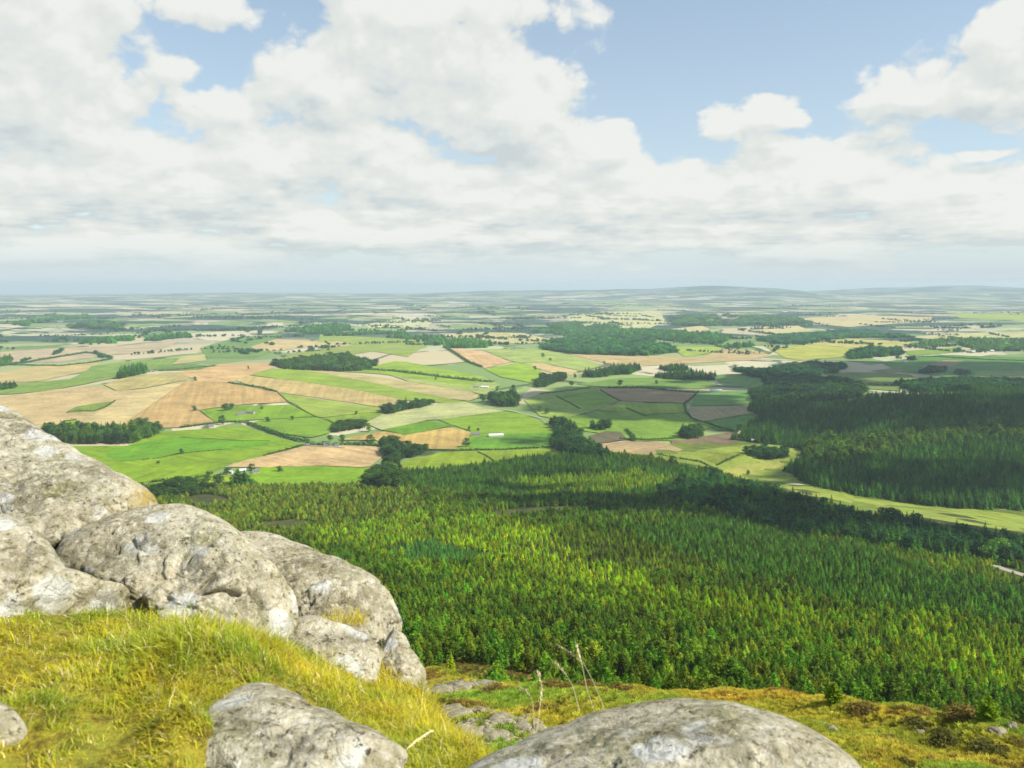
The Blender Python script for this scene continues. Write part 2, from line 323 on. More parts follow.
# ------------------------------------------------------------------ fields: traced in the photo, laid on the terrain
G1, G2, G3, G4 = (134, 184, 52), (112, 176, 44), (98, 160, 62), (84, 158, 84)
YG, PG, TAN, PEA, BRN, PAL, OLV = (176, 196, 92), (190, 204, 120), (222, 196, 146), (226, 190, 140), (168, 148, 118), (214, 208, 160), (150, 160, 70)
FIELDS = [  # name, colour seen, layer, outline in the photo
 ('pasture', G1, 0, [(40, 446), (127, 446), (156, 432), (200, 429), (244, 426), (286, 440), (301, 444), (289, 449), (264, 457), (225, 467), (180, 484), (100, 490), (60, 470)]),
 ('pasture', (110, 180, 50), 1, [(150, 441), (180, 436), (238, 441), (285, 441), (262, 447), (226, 450), (180, 453), (120, 462), (100, 452), (128, 446)]),
 ('pasture', (140, 190, 30), 1, [(90, 468), (140, 464), (200, 466), (222, 466), (200, 474), (154, 482), (120, 484)]),
 ('stubble_field', TAN, 0, [(-60, 402), (0, 397), (58, 389), (101, 386), (113, 391), (144, 389), (117, 402), (94, 415), (68, 429), (48, 430), (20, 430), (-60, 430)]),
 ('stubble_field', (226, 204, 150), 1, [(187, 380.5), (117, 428.5), (68, 430), (94, 415), (117, 402), (144, 389)]),
 ('stubble_field', (214, 180, 124), 1, [(187.5, 380.6), (117.5, 428.6), (180, 427.5), (215.5, 422.5), (197.5, 410), (238, 404.5), (289, 402), (278, 392.5), (229, 383.5), (197, 380.6)]),  # hill shading put in as colour: left face brighter, this one darker
 ('stubble_field', PEA, 0, [(150, 372), (180, 372), (219, 364), (266, 362.5), (274, 368), (254, 374.5), (229, 383), (198, 380.6), (190, 377), (176, 373)]),
 ('stubble_field', (206, 192, 130), 1, [(115, 380), (141, 374.6), (176, 372.6), (189, 377), (187, 380), (144, 388), (117, 391), (104, 385)]),
 ('rough_pasture', (140, 164, 80), 2, [(66, 412.7), (76, 407), (98, 403), (115, 401.4), (105.5, 408), (94, 412)]),
 ('rough_pasture', (146, 176, 76), 2, [(55, 428), (66, 420.5), (76, 419.6), (78, 422), (63, 429)]),
 ('stubble_field', (230, 196, 146), 2, [(225, 467.4), (244.5, 460.6), (264, 456.5), (305, 446), (345, 445.5), (380, 447), (385.4, 449), (383.4, 455.7), (370, 466.5), (361.6, 467.6), (322.6, 465.8), (262, 467.4)]),
 ('pasture', (130, 186, 48), 2, [(262, 467.6), (322.6, 466.2), (361.6, 468.2), (370, 467), (368, 477), (361.6, 486), (305, 487), (250, 488), (248, 477)]),
 ('pasture', (150, 192, 60), 1, [(180, 484), (212, 474), (250, 477), (250, 488), (150, 492)]),
 ('pasture', (128, 182, 62), 1, [(240, 406), (291, 405), (315, 416.6), (264, 419.6), (229, 421.5), (216, 422.5), (199.5, 410)]),
 ('pasture', (126, 180, 66), 2, [(264, 420), (315, 417), (324.5, 418.6), (336, 427), (330, 433), (313, 438), (305, 437), (285.5, 434), (248, 423.5)]),
 ('pasture', (172, 194, 84), 1, [(279.6, 393), (297, 396), (367.5, 406), (381, 407.5), (380, 412), (356, 413.7), (324.5, 417.6), (315, 416.6), (295, 404), (287.4, 401)]),
 ('pasture', (140, 186, 70), 1, [(324, 418), (356, 414), (381, 412), (383, 414), (366, 423), (340, 428)]),
 ('stubble_field', (216, 192, 132), 0, [(233, 379), (248, 375.6), (297, 381), (350, 389), (362, 391), (405, 399), (400, 403), (381, 407), (360, 404), (297, 395), (277, 392), (254, 387)]),
 ('pasture', (146, 188, 88), 1, [(250, 375), (274, 369), (292, 368), (360, 380), (430, 395), (455, 400), (470, 402), (455, 404), (405, 400), (362, 391), (297, 381)]),
 ('stubble_field', (208, 194, 140), 0, [(285, 369), (300, 367.5), (340, 372), (409, 381.5), (469, 391), (483, 396), (469, 401), (444, 398), (409, 393), (375, 385), (330, 376)]),
 ('pasture', (148, 194, 84), 1, [(330, 371), (352, 371.5), (380, 364), (395, 361), (407, 362), (485, 377), (475, 384), (469, 387), (424, 380), (380, 374)]),
 ('pasture', (184, 200, 116), 1, [(390, 375), (424, 380), (469, 387), (485, 378), (500, 385), (484, 395), (469, 391), (409, 381.5)]),
 ('barley_field', (208, 212, 148), 1, [(366, 423.5), (383, 414.7), (438, 404), (465.5, 402), (481, 407), (504.5, 411), (438, 419.6), (428, 420.5), (381.5, 430)]),
 ('pasture', (110, 172, 40), 2, [(381.5, 430), (428, 421), (454, 425.5), (444, 428), (405, 435.5)]),
 ('stubble_field', (218, 186, 112), 1, [(340, 440), (360, 435), (385, 431.5), (405, 435.6), (444, 428), (456, 428.4), (471, 432), (465.5, 442), (456, 450), (430, 449), (401, 444), (372, 440)]),
 ('pasture', (134, 184, 64), 0, [(438, 419.6), (505, 411), (526, 414.7), (551, 426.4), (555, 436), (552, 446), (520, 448), (469, 450), (456, 450), (465.5, 442), (471, 432), (471, 431), (454, 425.5)]),
 ('pasture', (106, 172, 62), 1, [(474, 437), (500, 434.5), (553, 432), (555.5, 437), (552, 446), (520, 448), (477, 449.5), (466, 446)]),
 ('pasture', (142, 182, 58), 0, [(393, 467), (409, 459.6), (444, 452), (477, 451), (520, 449.5), (551, 448.5), (562, 450), (562, 457), (528, 458), (497, 464), (438, 470), (395, 473)]),
 ('pasture', (146, 198, 72), 1, [(485, 369), (516, 363), (530, 364), (542, 371), (540, 377), (530, 382.5), (500.6, 377)]),
 ('stubble_field', (226, 190, 144), 1, [(447, 348), (480, 351), (512, 362), (485, 368), (478, 365.5), (462, 357)]),
 ('pasture', (176, 196, 112), 0, [(480, 349.5), (538, 348.5), (578, 357), (603, 365), (582, 371), (541.5, 363), (522, 363), (511, 361)]),
 ('stubble_field', (226, 200, 146), 1, [(524, 363.5), (541.5, 362.6), (578, 372), (571, 375), (550, 372)]),
 ('stubble_field', (212, 190, 142), 0, [(569.6, 354), (640, 356), (700, 357.5), (722.6, 348.5), (752.5, 350), (773.6, 355.6), (752.5, 360), (710, 362), (660, 365), (638, 366), (603, 363)]),
 ('pasture', (178, 200, 92), 1, [(670, 347), (717, 347), (722, 349), (696, 355.8), (684, 356)]),
 ('barley_field', (196, 200, 100), 0, [(766, 347), (811, 344.5), (852, 348), (844, 356.6), (800, 360), (786, 358)]),
 ('barley_field', (206, 200, 124), 1, [(811, 344.3), (839, 338), (911, 342), (905, 346.7), (852, 347.8)]),
 ('stubble_field', (228, 204, 156), 0, [(752.5, 326.6), (798, 325.7), (814, 331), (793, 332.7), (765, 333.6)]),
 ('stubble_field', (224, 206, 160), 0, [(670, 329), (701.5, 325.7), (710, 329), (696, 332.7)]),
 ('stubble_field', (214, 210, 160), 0, [(568, 316), (603, 311.5), (660, 311), (666, 322), (650, 328), (629, 330), (570, 330)]),
 ('stubble_field', (212, 204, 150), 0, [(440, 335), (480, 332), (524, 333), (557, 341), (524, 343.5), (487, 343)]),
 ('stubble_field', (226, 214, 170), 0, [(364, 324.5), (395.6, 319.5), (436, 319.5), (428, 327), (369, 328)]),
 ('pasture', (150, 186, 110), 0, [(320, 334.5), (425, 340), (427, 347), (408, 357), (360, 349), (318, 342)]),
 ('stubble_field', (222, 200, 150), 0, [(251, 346.5), (276, 339), (310, 341), (336, 342), (320, 346), (272.5, 351.5), (255, 350)]),
 ('pasture', (118, 166, 112), 0, [(200, 348), (237, 337), (283, 334), (274, 339), (251, 347.7), (272, 352), (255, 358), (207, 358)]),
 ('stubble_field', (208, 190, 160), 0, [(0, 352), (60, 348), (130, 345), (180, 341), (160, 350), (112, 355), (60, 362), (0, 362)]),
 ('stubble_field', (216, 196, 140), 0, [(-40, 378), (40, 366), (100, 361), (90, 370), (40, 381), (-40, 386)]),
 ('pasture', (132, 176, 100), 1, [(70, 379), (92, 366), (122, 362), (180, 358), (170, 366), (115, 378), (86, 384), (40, 392), (-30, 396), (-30, 388)]),
 ('rough_pasture', (110, 158, 92), 1, [(150, 367), (190, 364), (218, 366), (200, 369.5), (160, 371)]),
 ('stubble_field', (210, 200, 140), 0, [(130, 364), (185, 356), (205, 354), (206, 361), (150, 366)]),
 ('pasture', (150, 182, 104), 0, [(276, 360), (300, 352), (345, 346), (380, 350), (350, 355), (300, 360)]),
 ('stubble_field', (222, 200, 152), 1, [(318, 345), (338, 341), (352, 345), (322, 349)]),
 # right of centre
 ('pasture', (170, 196, 90), 0, [(524, 400), (545, 392), (590, 386), (604, 390), (620, 400), (600, 409), (560, 420), (540, 416)]),
 ('pasture', (130, 184, 74), 1, [(562, 396), (596, 390), (618, 402), (588, 409), (574, 402)]),
 ('ploughed_field', (190, 162, 124), 1, [(600, 388.5), (640, 388), (696, 392.5), (684, 403), (650, 402), (617, 400.5)]),
 ('pasture', (148, 192, 80), 0, [(620, 402), (684, 404), (690, 412), (640, 415), (600, 410)]),
 ('pasture', (128, 180, 74), 0, [(540, 424), (600, 411), (644, 415), (690, 413), (694, 421), (720, 424), (704, 430), (690, 440), (634, 441), (610, 434), (575, 430)]),
 ('pasture', (120, 170, 96), 0, [(576, 384), (620, 378), (700, 377), (722, 386), (700, 389), (640, 387), (600, 387)]),
 ('pasture', (112, 172, 96), 0, [(690, 406), (698, 392), (752, 390), (762, 402), (740, 405)]),
 ('pasture', (118, 172, 104), 0, [(712, 375), (756, 373), (780, 380), (756, 387), (724, 386)]),
 ('stubble_field', (206, 186, 142), 1, [(690, 407.5), (760, 405), (757, 412), (704, 421.5), (696, 420)]),
 ('pasture', (104, 164, 84), 0, [(704, 422), (757, 413), (752, 428), (735, 431), (716, 430)]),
 ('ploughed_field', (150, 130, 106), 0, [(670, 440), (700, 437), (735, 431), (748, 440), (720, 446), (690, 450), (674, 446)]),
 ('ploughed_field', (128, 122, 96), 1, [(589, 436), (606, 431), (620, 432), (628, 440), (592, 444)]),
 ('stubble_field', (196, 170, 130), 1, [(592, 444), (630, 441.5), (662, 442), (686, 450), (650, 455), (610, 452)]),
 ('rough_pasture', (130, 150, 60), 0, [(590, 452), (640, 445), (740, 440), (800, 440), (830, 470), (1080, 500), (1080, 560), (960, 550), (800, 520), (640, 480)]),
 ('rough_pasture', (166, 184, 74), 1, [(640, 456), (690, 451), (745, 445), (790, 444), (808, 456), (782, 470), (812, 485), (870, 497), (960, 508), (1060, 520), (1060, 534), (1000, 530), (900, 514), (850, 503), (800, 494), (750, 476), (700, 466)]),
 ('rough_pasture', (184, 186, 92), 2, [(716, 474), (740, 464), (790, 460), (776, 470), (756, 474), (748, 480)]),
 ('rough_pasture', (148, 160, 60), 2, [(700, 458), (735, 452), (744, 456), (716, 464)]),
 ('stubble_field', (210, 196, 156), 0, [(800, 318), (850, 315), (932, 317), (930, 321), (850, 327), (800, 322)]),
 ('pasture', (150, 184, 116), 0, [(950, 314), (1060, 311), (1060, 322), (960, 318)]),
 ('stubble_field', (206, 204, 150), 0, [(910, 337), (960, 333), (1060, 331), (1060, 337), (930, 339)]),
 ('pasture', (128, 176, 96), 0, [(903, 351), (962, 347), (962, 352), (910, 356)]),
 ('pasture', (98, 158, 96), 0, [(880, 362), (940, 355), (1060, 358), (1060, 372), (960, 378), (900, 372)]),
 ('ploughed_field', (176, 158, 124), 1, [(920, 367), (945, 360), (964, 361), (950, 367)]),
 ('pasture', (150, 172, 96), 1, [(975, 372), (1060, 369), (1060, 379), (975, 379)]),
 ('rough_pasture', (122, 158, 96), 0, [(806, 374), (850, 372), (910, 374), (920, 381), (900, 391), (870, 389), (852, 381), (820, 378)]),
 ('rough_pasture', (160, 152, 110), 1, [(870, 371), (900, 367), (905, 371), (890, 374)]),
]
ALB = .55
def drape(name, poly_px, layer, step, mat, color=None):
    pl = np.array(poly_px, float)
    # close spacing along the outline so that it stays straight in the photo
    pts = []
    for a, b in zip(pl, np.roll(pl, -1, axis=0)):
        k = max(1, int(np.hypot(*(b-a))/14))
        for i in range(k): pts.append(a+(b-a)*i/k)
    pts = np.array(pts); pts[1::2] += RNG.normal(scale=.18, size=(len(pts[1::2]), 2))
    P = unproject(pts[:, 0], pts[:, 1], t0=200)
    bm = bmesh.new(); vs = [bm.verts.new((p[0], p[1], 0)) for p in P]
    try: f = bm.faces.new(vs)
    except ValueError: bm.free(); return None
    ext = P.max(0)-P.min(0); step = max(step, max(ext[:2])/26)
    for ax, n in ((0, (1, 0, 0)), (1, (0, 1, 0))):
        lo, hi = P[:, ax].min(), P[:, ax].max(); c = lo+step*.5
        while c < hi:
            co = [0, 0, 0]; co[ax] = c
            bmesh.ops.bisect_plane(bm, geom=bm.verts[:]+bm.edges[:]+bm.faces[:], plane_co=co, plane_no=n, dist=1e-3); c += step
    bmesh.ops.triangulate(bm, faces=bm.faces[:])
    co = np.array([v.co[:] for v in bm.verts]); z = height(co[:, 0], co[:, 1])+.15+.35*layer
    for v, zz in zip(bm.verts, z): v.co.z = zz
    for f in bm.faces:
        if f.normal.z < 0: f.normal_flip()
    bm.normal_update()
    for f in bm.faces:
        if f.normal.z < 0: f.normal_flip()
    me = bpy.data.meshes.new(name); bm.to_mesh(me); bm.free(); me.materials.append(mat)
    o = bpy.data.objects.new(name, me); COL.objects.link(o); tag(o, kind='structure')
    if color is not None: o.color = (*color, 1)
    return o
for nm, c, ly, pl in FIELDS:
    l = np.array(lin(c)); dist = float(np.linalg.norm(unproject(*np.array(pl, float).mean(0)[:, None], t0=200)[0])); T = math.exp(-4.5e-5*dist)   # the air greys what is seen from here
    g = float(l@np.array([.25, .65, .1])); l = (l*.95+g*.05)*(np.array([1.22, 1.0, .72]) if c[1] > 1.2*c[0] else np.array([1.0, 1.0, .90]))
    drape(nm, pl, ly, 55, M_FIELD, tuple(np.clip((l-.4*(1-T)*np.array([.45, .60, .72]))/T, .012, .85)*ALB))

# ------------------------------------------------------------------ tree shapes
def ico(sub):
    bm = bmesh.new(); bmesh.ops.create_icosphere(bm, subdivisions=sub, radius=1)
    v = np.array([x.co[:] for x in bm.verts]); f = np.array([[q.index for q in x.verts] for x in bm.faces]); bm.free(); return v, f
def tube(points, radii, n=6):
    P = np.array(points, float); V = []; Fc = []
    for k in range(len(P)):
        d = P[min(k+1, len(P)-1)]-P[max(k-1, 0)]; d /= np.linalg.norm(d)+1e-9
        a = np.cross(d, [0, 0, 1.] if abs(d[2]) < .9 else [1., 0, 0]); a /= np.linalg.norm(a); b = np.cross(d, a)
        for i in range(n):
            t = 2*PI*i/n; V.append(P[k]+radii[k]*(a*math.cos(t)+b*math.sin(t)))
    for k in range(len(P)-1):
        for i in range(n):
            Fc.append((k*n+i, k*n+(i+1) % n, (k+1)*n+(i+1) % n, (k+1)*n+i))
    Fc.append(tuple(range(n))[::-1]); Fc.append(tuple(range((len(P)-1)*n, len(P)*n)))
    return np.array(V), Fc
def conifer_shape(rng, kind):
    """unit-height conifer; returns trunk tube and the crown's many small sprays"""
    V = []; Fc = []
    levels = 16 if kind == 'spruce' else 13
    base = .08 if kind == 'spruce' else .12
    rmax = .225 if kind == 'spruce' else .31
    for li in range(levels):
        t = li/(levels-1); z = base+(1-base)*t
        rad = rmax*((1-t)**.85+.03) if kind == 'spruce' else rmax*(1-t**1.35)**.8*(.8+.2*min(1, t*5))+.02
        nb = int(9-4*t) if kind == 'spruce' else int(9-3*t)
        for b in range(nb):
            a = 2*PI*(b+rng.random())/nb; L = rad*rng.uniform(.72, 1.2); droop = rng.uniform(.12, .5) if kind == 'spruce' else rng.uniform(-.75, .1)
            dirv = np.array([math.cos(a), math.sin(a)]); side = np.array([-dirv[1], dirv[0]])
            for s in range(4):        # four ragged sprays along the branch
                f0 = (s+.15)/4; f1 = min(1.1, f0+.42); w = L*(.30 if kind == 'spruce' else .24)*(1.25-f0)+.010
                p0 = np.array([*(dirv*L*f0), z-droop*L*f0]); p1 = np.array([*(dirv*L*f1), z-droop*L*f1+rng.normal()*.012])
                tw = rng.normal()*(.6 if kind == 'spruce' else 1.0); up = np.array([0, 0, 1.])*math.sin(tw)*w; sd = np.array([*side, 0])*math.cos(tw)*w
                i = len(V); mid = (p0+p1)/2+np.array([0, 0, .018*rng.random()])
                V += [p0, mid+sd+up, p1, mid-sd-up]; Fc += [(i, i+1, i+2), (i, i+2, i+3)]
                if kind == 'pine':
                    q = mid+rng.normal(size=3)*.02; i = len(V); e = rng.normal(size=(3, 3))*.028
                    V += [q+e[0], q+e[1], q+e[2]]; Fc += [(i, i+1, i+2)]
    i = len(V)  # leader shoot
    for k in range(4):
        a = k*PI/2; V.append(np.array([.02*math.cos(a), .02*math.sin(a), .93]))
    V.append(np.array([0, 0, 1.04])); Fc += [(i, i+1, i+4), (i+1, i+2, i+4), (i+2, i+3, i+4), (i+3, i, i+4)]
    tr = tube([(0, 0, -.06), (0, 0, .3), (0, 0, .94)], [.022, .016, .004], 6)
    return tr, (np.array(V), Fc)
def broad_shape(rng, nl=9, flat=1.0):
    """unit-height broadleaf tree: several leaf clusters on limbs"""
    V = []; Fc = []; cl = []
    for k in range(nl):
        a = rng.uniform(0, 2*PI); r = .25*math.sqrt(rng.random()); z = rng.uniform(.2, .82); cl.append((r*math.cos(a), r*math.sin(a), z, rng.uniform(.13, .22)*(1.15-.4*abs(z-.5))))
    cl.append((0, 0, .84, .14))
    for (x, y, z, r) in cl:
        for _ in range(95):
            d = rng.normal(size=3); d /= np.linalg.norm(d); q = np.array([x, y, z])+d*r*rng.uniform(.55, 1.08)*np.array([1, 1, .85*flat])
            s = .034*rng.uniform(.6, 1.4); u = rng.normal(size=3); u = u-d*(u@d)*.6; u /= np.linalg.norm(u); v = np.cross(u, d+rng.normal(size=3)*.4); v /= np.linalg.norm(v)+1e-6
            i = len(V); V += [q-u*s, q+v*s*.7, q+u*s, q-v*s*.7]; Fc += [(i, i+1, i+2), (i, i+2, i+3)]
    tv, tf = tube([(0, 0, -.05), (.01, 0, .2), (0, .01, .45), (0, 0, .7)], [.035, .027, .018, .006], 7); tv = [tv]; off = len(tv[0]); tf = list(tf)
    for (x, y, z, r) in cl[:5]:
        v2, f2 = tube([(0, 0, .28), (x*.5, y*.5, .3+(z-.28)*.6), (x, y, z)], [.015, .010, .003], 5); tv.append(v2); tf += [tuple(q+off for q in f) for f in f2]; off += len(v2)
    return (np.concatenate(tv), tf), (np.array(V), Fc)
rg = np.random.default_rng(5)
SPRUCE = [conifer_shape(rg, 'spruce') for _ in range(4)]; PINE = [conifer_shape(rg, 'pine') for _ in range(4)]; BROAD = [broad_shape(rg, 8+k) for k in range(4)]
PROTO = bpy.data.collections.new('tree_shapes')        # shapes used only through the stuff's instances; not in the scene
def joined(name, shp, leaf):
    (tv, tf), (cv, cf) = shp; n = len(tv)
    o = mesh_obj(name, np.concatenate([tv, cv]), list(tf)+[tuple(i+n for i in f) for f in cf], [M_BARK, leaf], link=False, fmat=[0]*len(tf)+[1]*len(cf)); PROTO.objects.link(o); return o
# names sort in pick order
for k, s in enumerate(SPRUCE+PINE): joined('a%02d' % k, s, M_NEEDLE)
for k, s in enumerate(BROAD): joined('b%02d' % k, s, M_BROAD)
def scatter_group(coll):
    ng = bpy.data.node_groups.new('scatter', 'GeometryNodeTree')
    ng.interface.new_socket('Geometry', in_out='INPUT', socket_type='NodeSocketGeometry'); ng.interface.new_socket('Geometry', in_out='OUTPUT', socket_type='NodeSocketGeometry')
    N = ng.nodes; L = ng.links; gi = N.new('NodeGroupInput'); go = N.new('NodeGroupOutput')
    ci = N.new('GeometryNodeCollectionInfo'); ci.inputs['Collection'].default_value = coll; ci.inputs['Separate Children'].default_value = True; ci.inputs['Reset Children'].default_value = True
    ip = N.new('GeometryNodeInstanceOnPoints'); ip.inputs['Pick Instance'].default_value = True
    def na(nm, typ):
        n = N.new('GeometryNodeInputNamedAttribute'); n.data_type = typ; n.inputs[0].default_value = nm; return [s for s in n.outputs if s.enabled][0]
    L.new(gi.outputs[0], ip.inputs['Points']); L.new(ci.outputs[0], ip.inputs['Instance'])
    L.new(na('pick', 'INT'), ip.inputs['Instance Index']); L.new(na('turn', 'FLOAT_VECTOR'), ip.inputs['Rotation']); L.new(na('size', 'FLOAT_VECTOR'), ip.inputs['Scale'])
    L.new(ip.outputs[0], go.inputs[0]); return ng
NG_TREES = scatter_group(PROTO)
def scatter(name, P, size, pick, tint, label, ng=None, mat=None, kind='stuff', tilt=.04):
    n = len(P); me = bpy.data.meshes.new(name); me.vertices.add(n); me.vertices.foreach_set('co', np.asarray(P, np.float32).ravel())
    turn = np.stack([RNG.normal(size=n)*tilt, RNG.normal(size=n)*tilt, RNG.random(n)*2*PI], 1)
    for nm, typ, dat, key in (('pick', 'INT', pick, 'value'), ('turn', 'FLOAT_VECTOR', turn, 'vector'), ('size', 'FLOAT_VECTOR', size, 'vector'), ('tint', 'FLOAT_COLOR', np.concatenate([tint, np.ones((n, 1))], 1), 'color')):
        a = me.attributes.new(nm, typ, 'POINT'); a.data.foreach_set(key, np.ascontiguousarray(dat, np.int32 if typ == 'INT' else np.float32).ravel())
    o = bpy.data.objects.new(name, me); COL.objects.link(o)
    md = o.modifiers.new('scatter', 'NODES'); md.node_group = ng or NG_TREES
    tag(o, label, None, None, kind); return o

# ------------------------------------------------------------------ the big plantation below the brow
MAIN = [(-420, 500), (140, 487), (240, 487), (300, 486), (362, 486), (385, 480), (395, 472), (440, 470), (500, 463), (530, 458), (565, 455), (600, 453), (650, 460), (690, 468), (715, 474), (752, 486), (800, 501), (850, 514), (900, 526), (960, 536), (1000, 541), (1100, 550), (1100, 760), (-420, 760)]
CLEAR = [[(182, 499), (200, 494), (225, 496), (232, 502), (200, 508)], [(484, 513), (520, 508), (590, 505), (602, 509), (560, 513), (500, 518)], [(984, 566), (1006, 566), (1040, 576), (1060, 584), (1010, 580)], [(236, 524), (290, 520), (330, 523), (280, 530)],
         [(420, 668), (470, 663), (545, 676), (560, 690), (420, 700)]]
ZONES = [
 ([(300, 520), (420, 505), (520, 516), (640, 584), (800, 600), (1060, 640), (1060, 712), (880, 668), (700, 632), (520, 600), (380, 566)], (1.0, 1.1, .75), .92, 1, .4),  # outline, tint, size factor, spacing-keep, spruce share
 ([(140, 480), (380, 480), (420, 495), (425, 528), (330, 545), (200, 530)], (1.2, 1.15, 1.7), .75, 1, .2),
 ([(395, 468), (560, 452), (660, 462), (740, 486), (620, 500), (480, 497), (395, 486)], (.45, .76, 1.1), 1.0, 1, .95),
 ([(500, 484), (560, 478), (640, 474), (690, 480), (640, 492), (540, 496)], (1.3, 1.4, .9), 1, 1, .95),
 ([(398, 545), (470, 534), (530, 526), (560, 542), (600, 562), (650, 575), (650, 592), (600, 590), (550, 577), (494, 567), (440, 556)], (1.62, 1.62, .58), .8, 1, .7),
 ([(300, 530), (420, 512), (500, 520), (520, 530), (470, 536), (398, 545), (330, 550)], (1.35, 1.45, .7), .85, 1, .6),
 ([(540, 528), (600, 530), (690, 557), (730, 574), (660, 576), (600, 562)], (.82, .86, .5), .85, 1, .8),
 ([(400, 543), (420, 540), (470, 552), (486, 562), (470, 566), (400, 562)], (.5, .95, 2.4), 1, 1, 1),
 ([(600, 528), (740, 520), (900, 560), (1024, 590), (1100, 640), (960, 616), (820, 600), (740, 575), (690, 556)], (.54, .84, 1.1), 1.0, 1, .8),
 ([(690, 596), (770, 604), (850, 620), (850, 640), (780, 625), (690, 612)], (1.32, 1.36, .62), .85, 1, .5),
 ([(640, 584), (690, 596), (690, 606), (640, 600)], (1.42, 1.45, .62), .8, 1, .5),
 ([(905, 616), (945, 618), (1024, 645), (1100, 680), (1100, 712), (1024, 702), (960, 690), (890, 652)], (1.32, 1.36, .62), .85, 1, .5),
 ([(860, 545), (1000, 548), (1024, 565), (1024, 592), (900, 562)], (1.1, 1.15, .8), .9, 1, .6),
]
def forest_points():
    out = []
    for r0, r1, sp in ((110, 330, 3.9), (330, 650, 3.7), (650, 1700, 4.7)):
        xs = np.arange(-r1*.75, r1*.75, sp); ys = np.arange(r0*.55, r1, sp); X, Y = np.meshgrid(xs, ys)
        X = X+RNG.uniform(-.42, .42, X.shape)*sp; Y = Y+RNG.uniform(-.42, .42, Y.shape)*sp; X, Y = X.ravel(), Y.ravel(); R = np.hypot(X, Y)
        k = (R >= r0) & (R < r1) & (np.abs(X) < Y*.78); out.append(np.stack([X[k], Y[k]], 1))
    Q = np.concatenate(out); Z = height(Q[:, 0], Q[:, 1]); P = np.column_stack([Q, Z]); u, v = project(P); R = np.hypot(Q[:, 0], Q[:, 1])
    keep = pip(u, v, MAIN) & (R > 168+18*np.sin(Q[:, 0]*.06)+8*np.sin(Q[:, 0]*.23)) & (u > -260) & (u < 1090)
    for c in CLEAR: keep &= ~pip(u, v, c)
    n = fbm(np.column_stack([Q*.02, 0*Z]), 3); keep &= n > np.where(R < 330, -.34, -.58)
    P, u, v, R = P[keep], u[keep], v[keep], R[keep]; n = len(P)
    hgt = np.interp(R, [150, 230, 420, 700, 1400], [4.8, 5.6, 5.5, 6.2, 9.2])*RNG.lognormal(0, .22, n)
    tint = np.tile(np.array([[.70, .86, .86]]), (n, 1)); spr = np.full(n, .4)
    nz = np.clip(fbm(np.column_stack([P[:, :2]*.011, 0*R]), 3), -.6, .6)
    tint *= (1+.5*nz)[:, None]*np.column_stack([1+.5*fbm(np.column_stack([P[:, :2]*.03, 0*R+9]), 2), np.ones(n), np.ones(n)])
    un, vn = u+fbm(np.column_stack([u/25, v/9, 0*u]), 3)*26, v+fbm(np.column_stack([u/25, v/9, 0*u+5]), 3)*9
    for pl, tc, sf, _, sh in ZONES:
        k = pip(un, vn, pl); tint[k] = np.array(tc)*(1+.25*nz[k])[:, None]; hgt[k] *= sf; spr[k] = sh
    tint *= np.clip(RNG.lognormal(-.04, .40, (n, 1)), .35, 1.75)*np.column_stack([np.clip(RNG.lognormal(0, .18, n), .6, 1.5), np.ones(n), np.ones(n)])
    wid = np.interp(R, [150, 700], [1.12, 1.0])*RNG.uniform(.85, 1.3, n)
    pick = np.where(RNG.random(n) < spr, RNG.integers(0, 4, n), RNG.integers(4, 8, n))
    return P, u, v, R, hgt, wid, pick, tint
FP, FU, FV, FR, FH, FW, FK, FT = forest_points()
# the 300 that show largest stand as trees of their own
vis = (FU > 424) & (FU < 1030)
order = np.argsort(np.where(vis, FH/FR*-1, 9)); near_idx = order[:300]
crown_obs = {}
def conifer(P, hgt, wid, pick, tint, label, group=None, rz=0.0):
    pick = int(pick); root = empty('conifer_tree', P, rz); root.scale = (hgt*wid, hgt*wid, hgt)
    shp = (SPRUCE+PINE)[pick] if pick < 8 else BROAD[pick-8]
    if pick not in crown_obs:
        t = mesh_obj('trunk', shp[0][0], shp[0][1], M_BARK, root); c = mesh_obj('crown', shp[1][0], shp[1][1], M_NEEDLE if pick < 8 else M_BROAD, root); crown_obs[pick] = (t, c)
    else:
        t, c = [q.copy() for q in crown_obs[pick]]
        for q in (t, c): COL.objects.link(q); q.parent = root
    c['tint'] = [float(v) for v in tint]
    tag(root, label, 'tree', group); return root
for i in near_idx:
    conifer(FP[i], FH[i], FW[i], FK[i], FT[i], 'conifer in the packed front ranks of the plantation just beyond the grassy brow', 'front ranks of conifers below the brow', RNG.random()*6.28)
rest = np.setdiff1d(np.arange(len(FP)), near_idx)
scatter('plantation_forest', FP[rest], np.column_stack([FH*FW, FH*FW, FH])[rest], FK[rest], FT[rest], 'conifer plantation covering the slope in patches of lime and dark green')

# a few trees that stand apart on the brow edge
for (px, py, hp, k, tn, lb) in ((833, 705, 20, 5, (.95, 1.0, .7), 'pale green rounded young conifer poking above the brow right of the long boulder'),
                               (987, 722, 21, 6, (.9, 1.0, .7), 'light green young conifer at the far right end of the grassy brow'),
                               (498, 678, 17, 4, (.8, 1.1, .9), 'bushy dark green conifer standing forward of the forest near the grey scree'),
                               (451, 672, 23, 2, (1.5, 1.35, .5), 'slender yellow green conifer beside the right end of the boulders'),
                               (512, 683, 7, 7, (.5, .7, .7), 'very small dark conifer on the strip beyond the grey scree'),
                               (522, 672, 9, 6, (1.3, 1.2, .8), 'low pale olive conifer bush behind the dry grass stalks')):
    P = unproject([px], [py], t0=60)[0]; d = np.linalg.norm(P); hh = hp*d/F
    conifer(P, hh, 1.5 if k > 3 else 1.0, k, tn, lb)

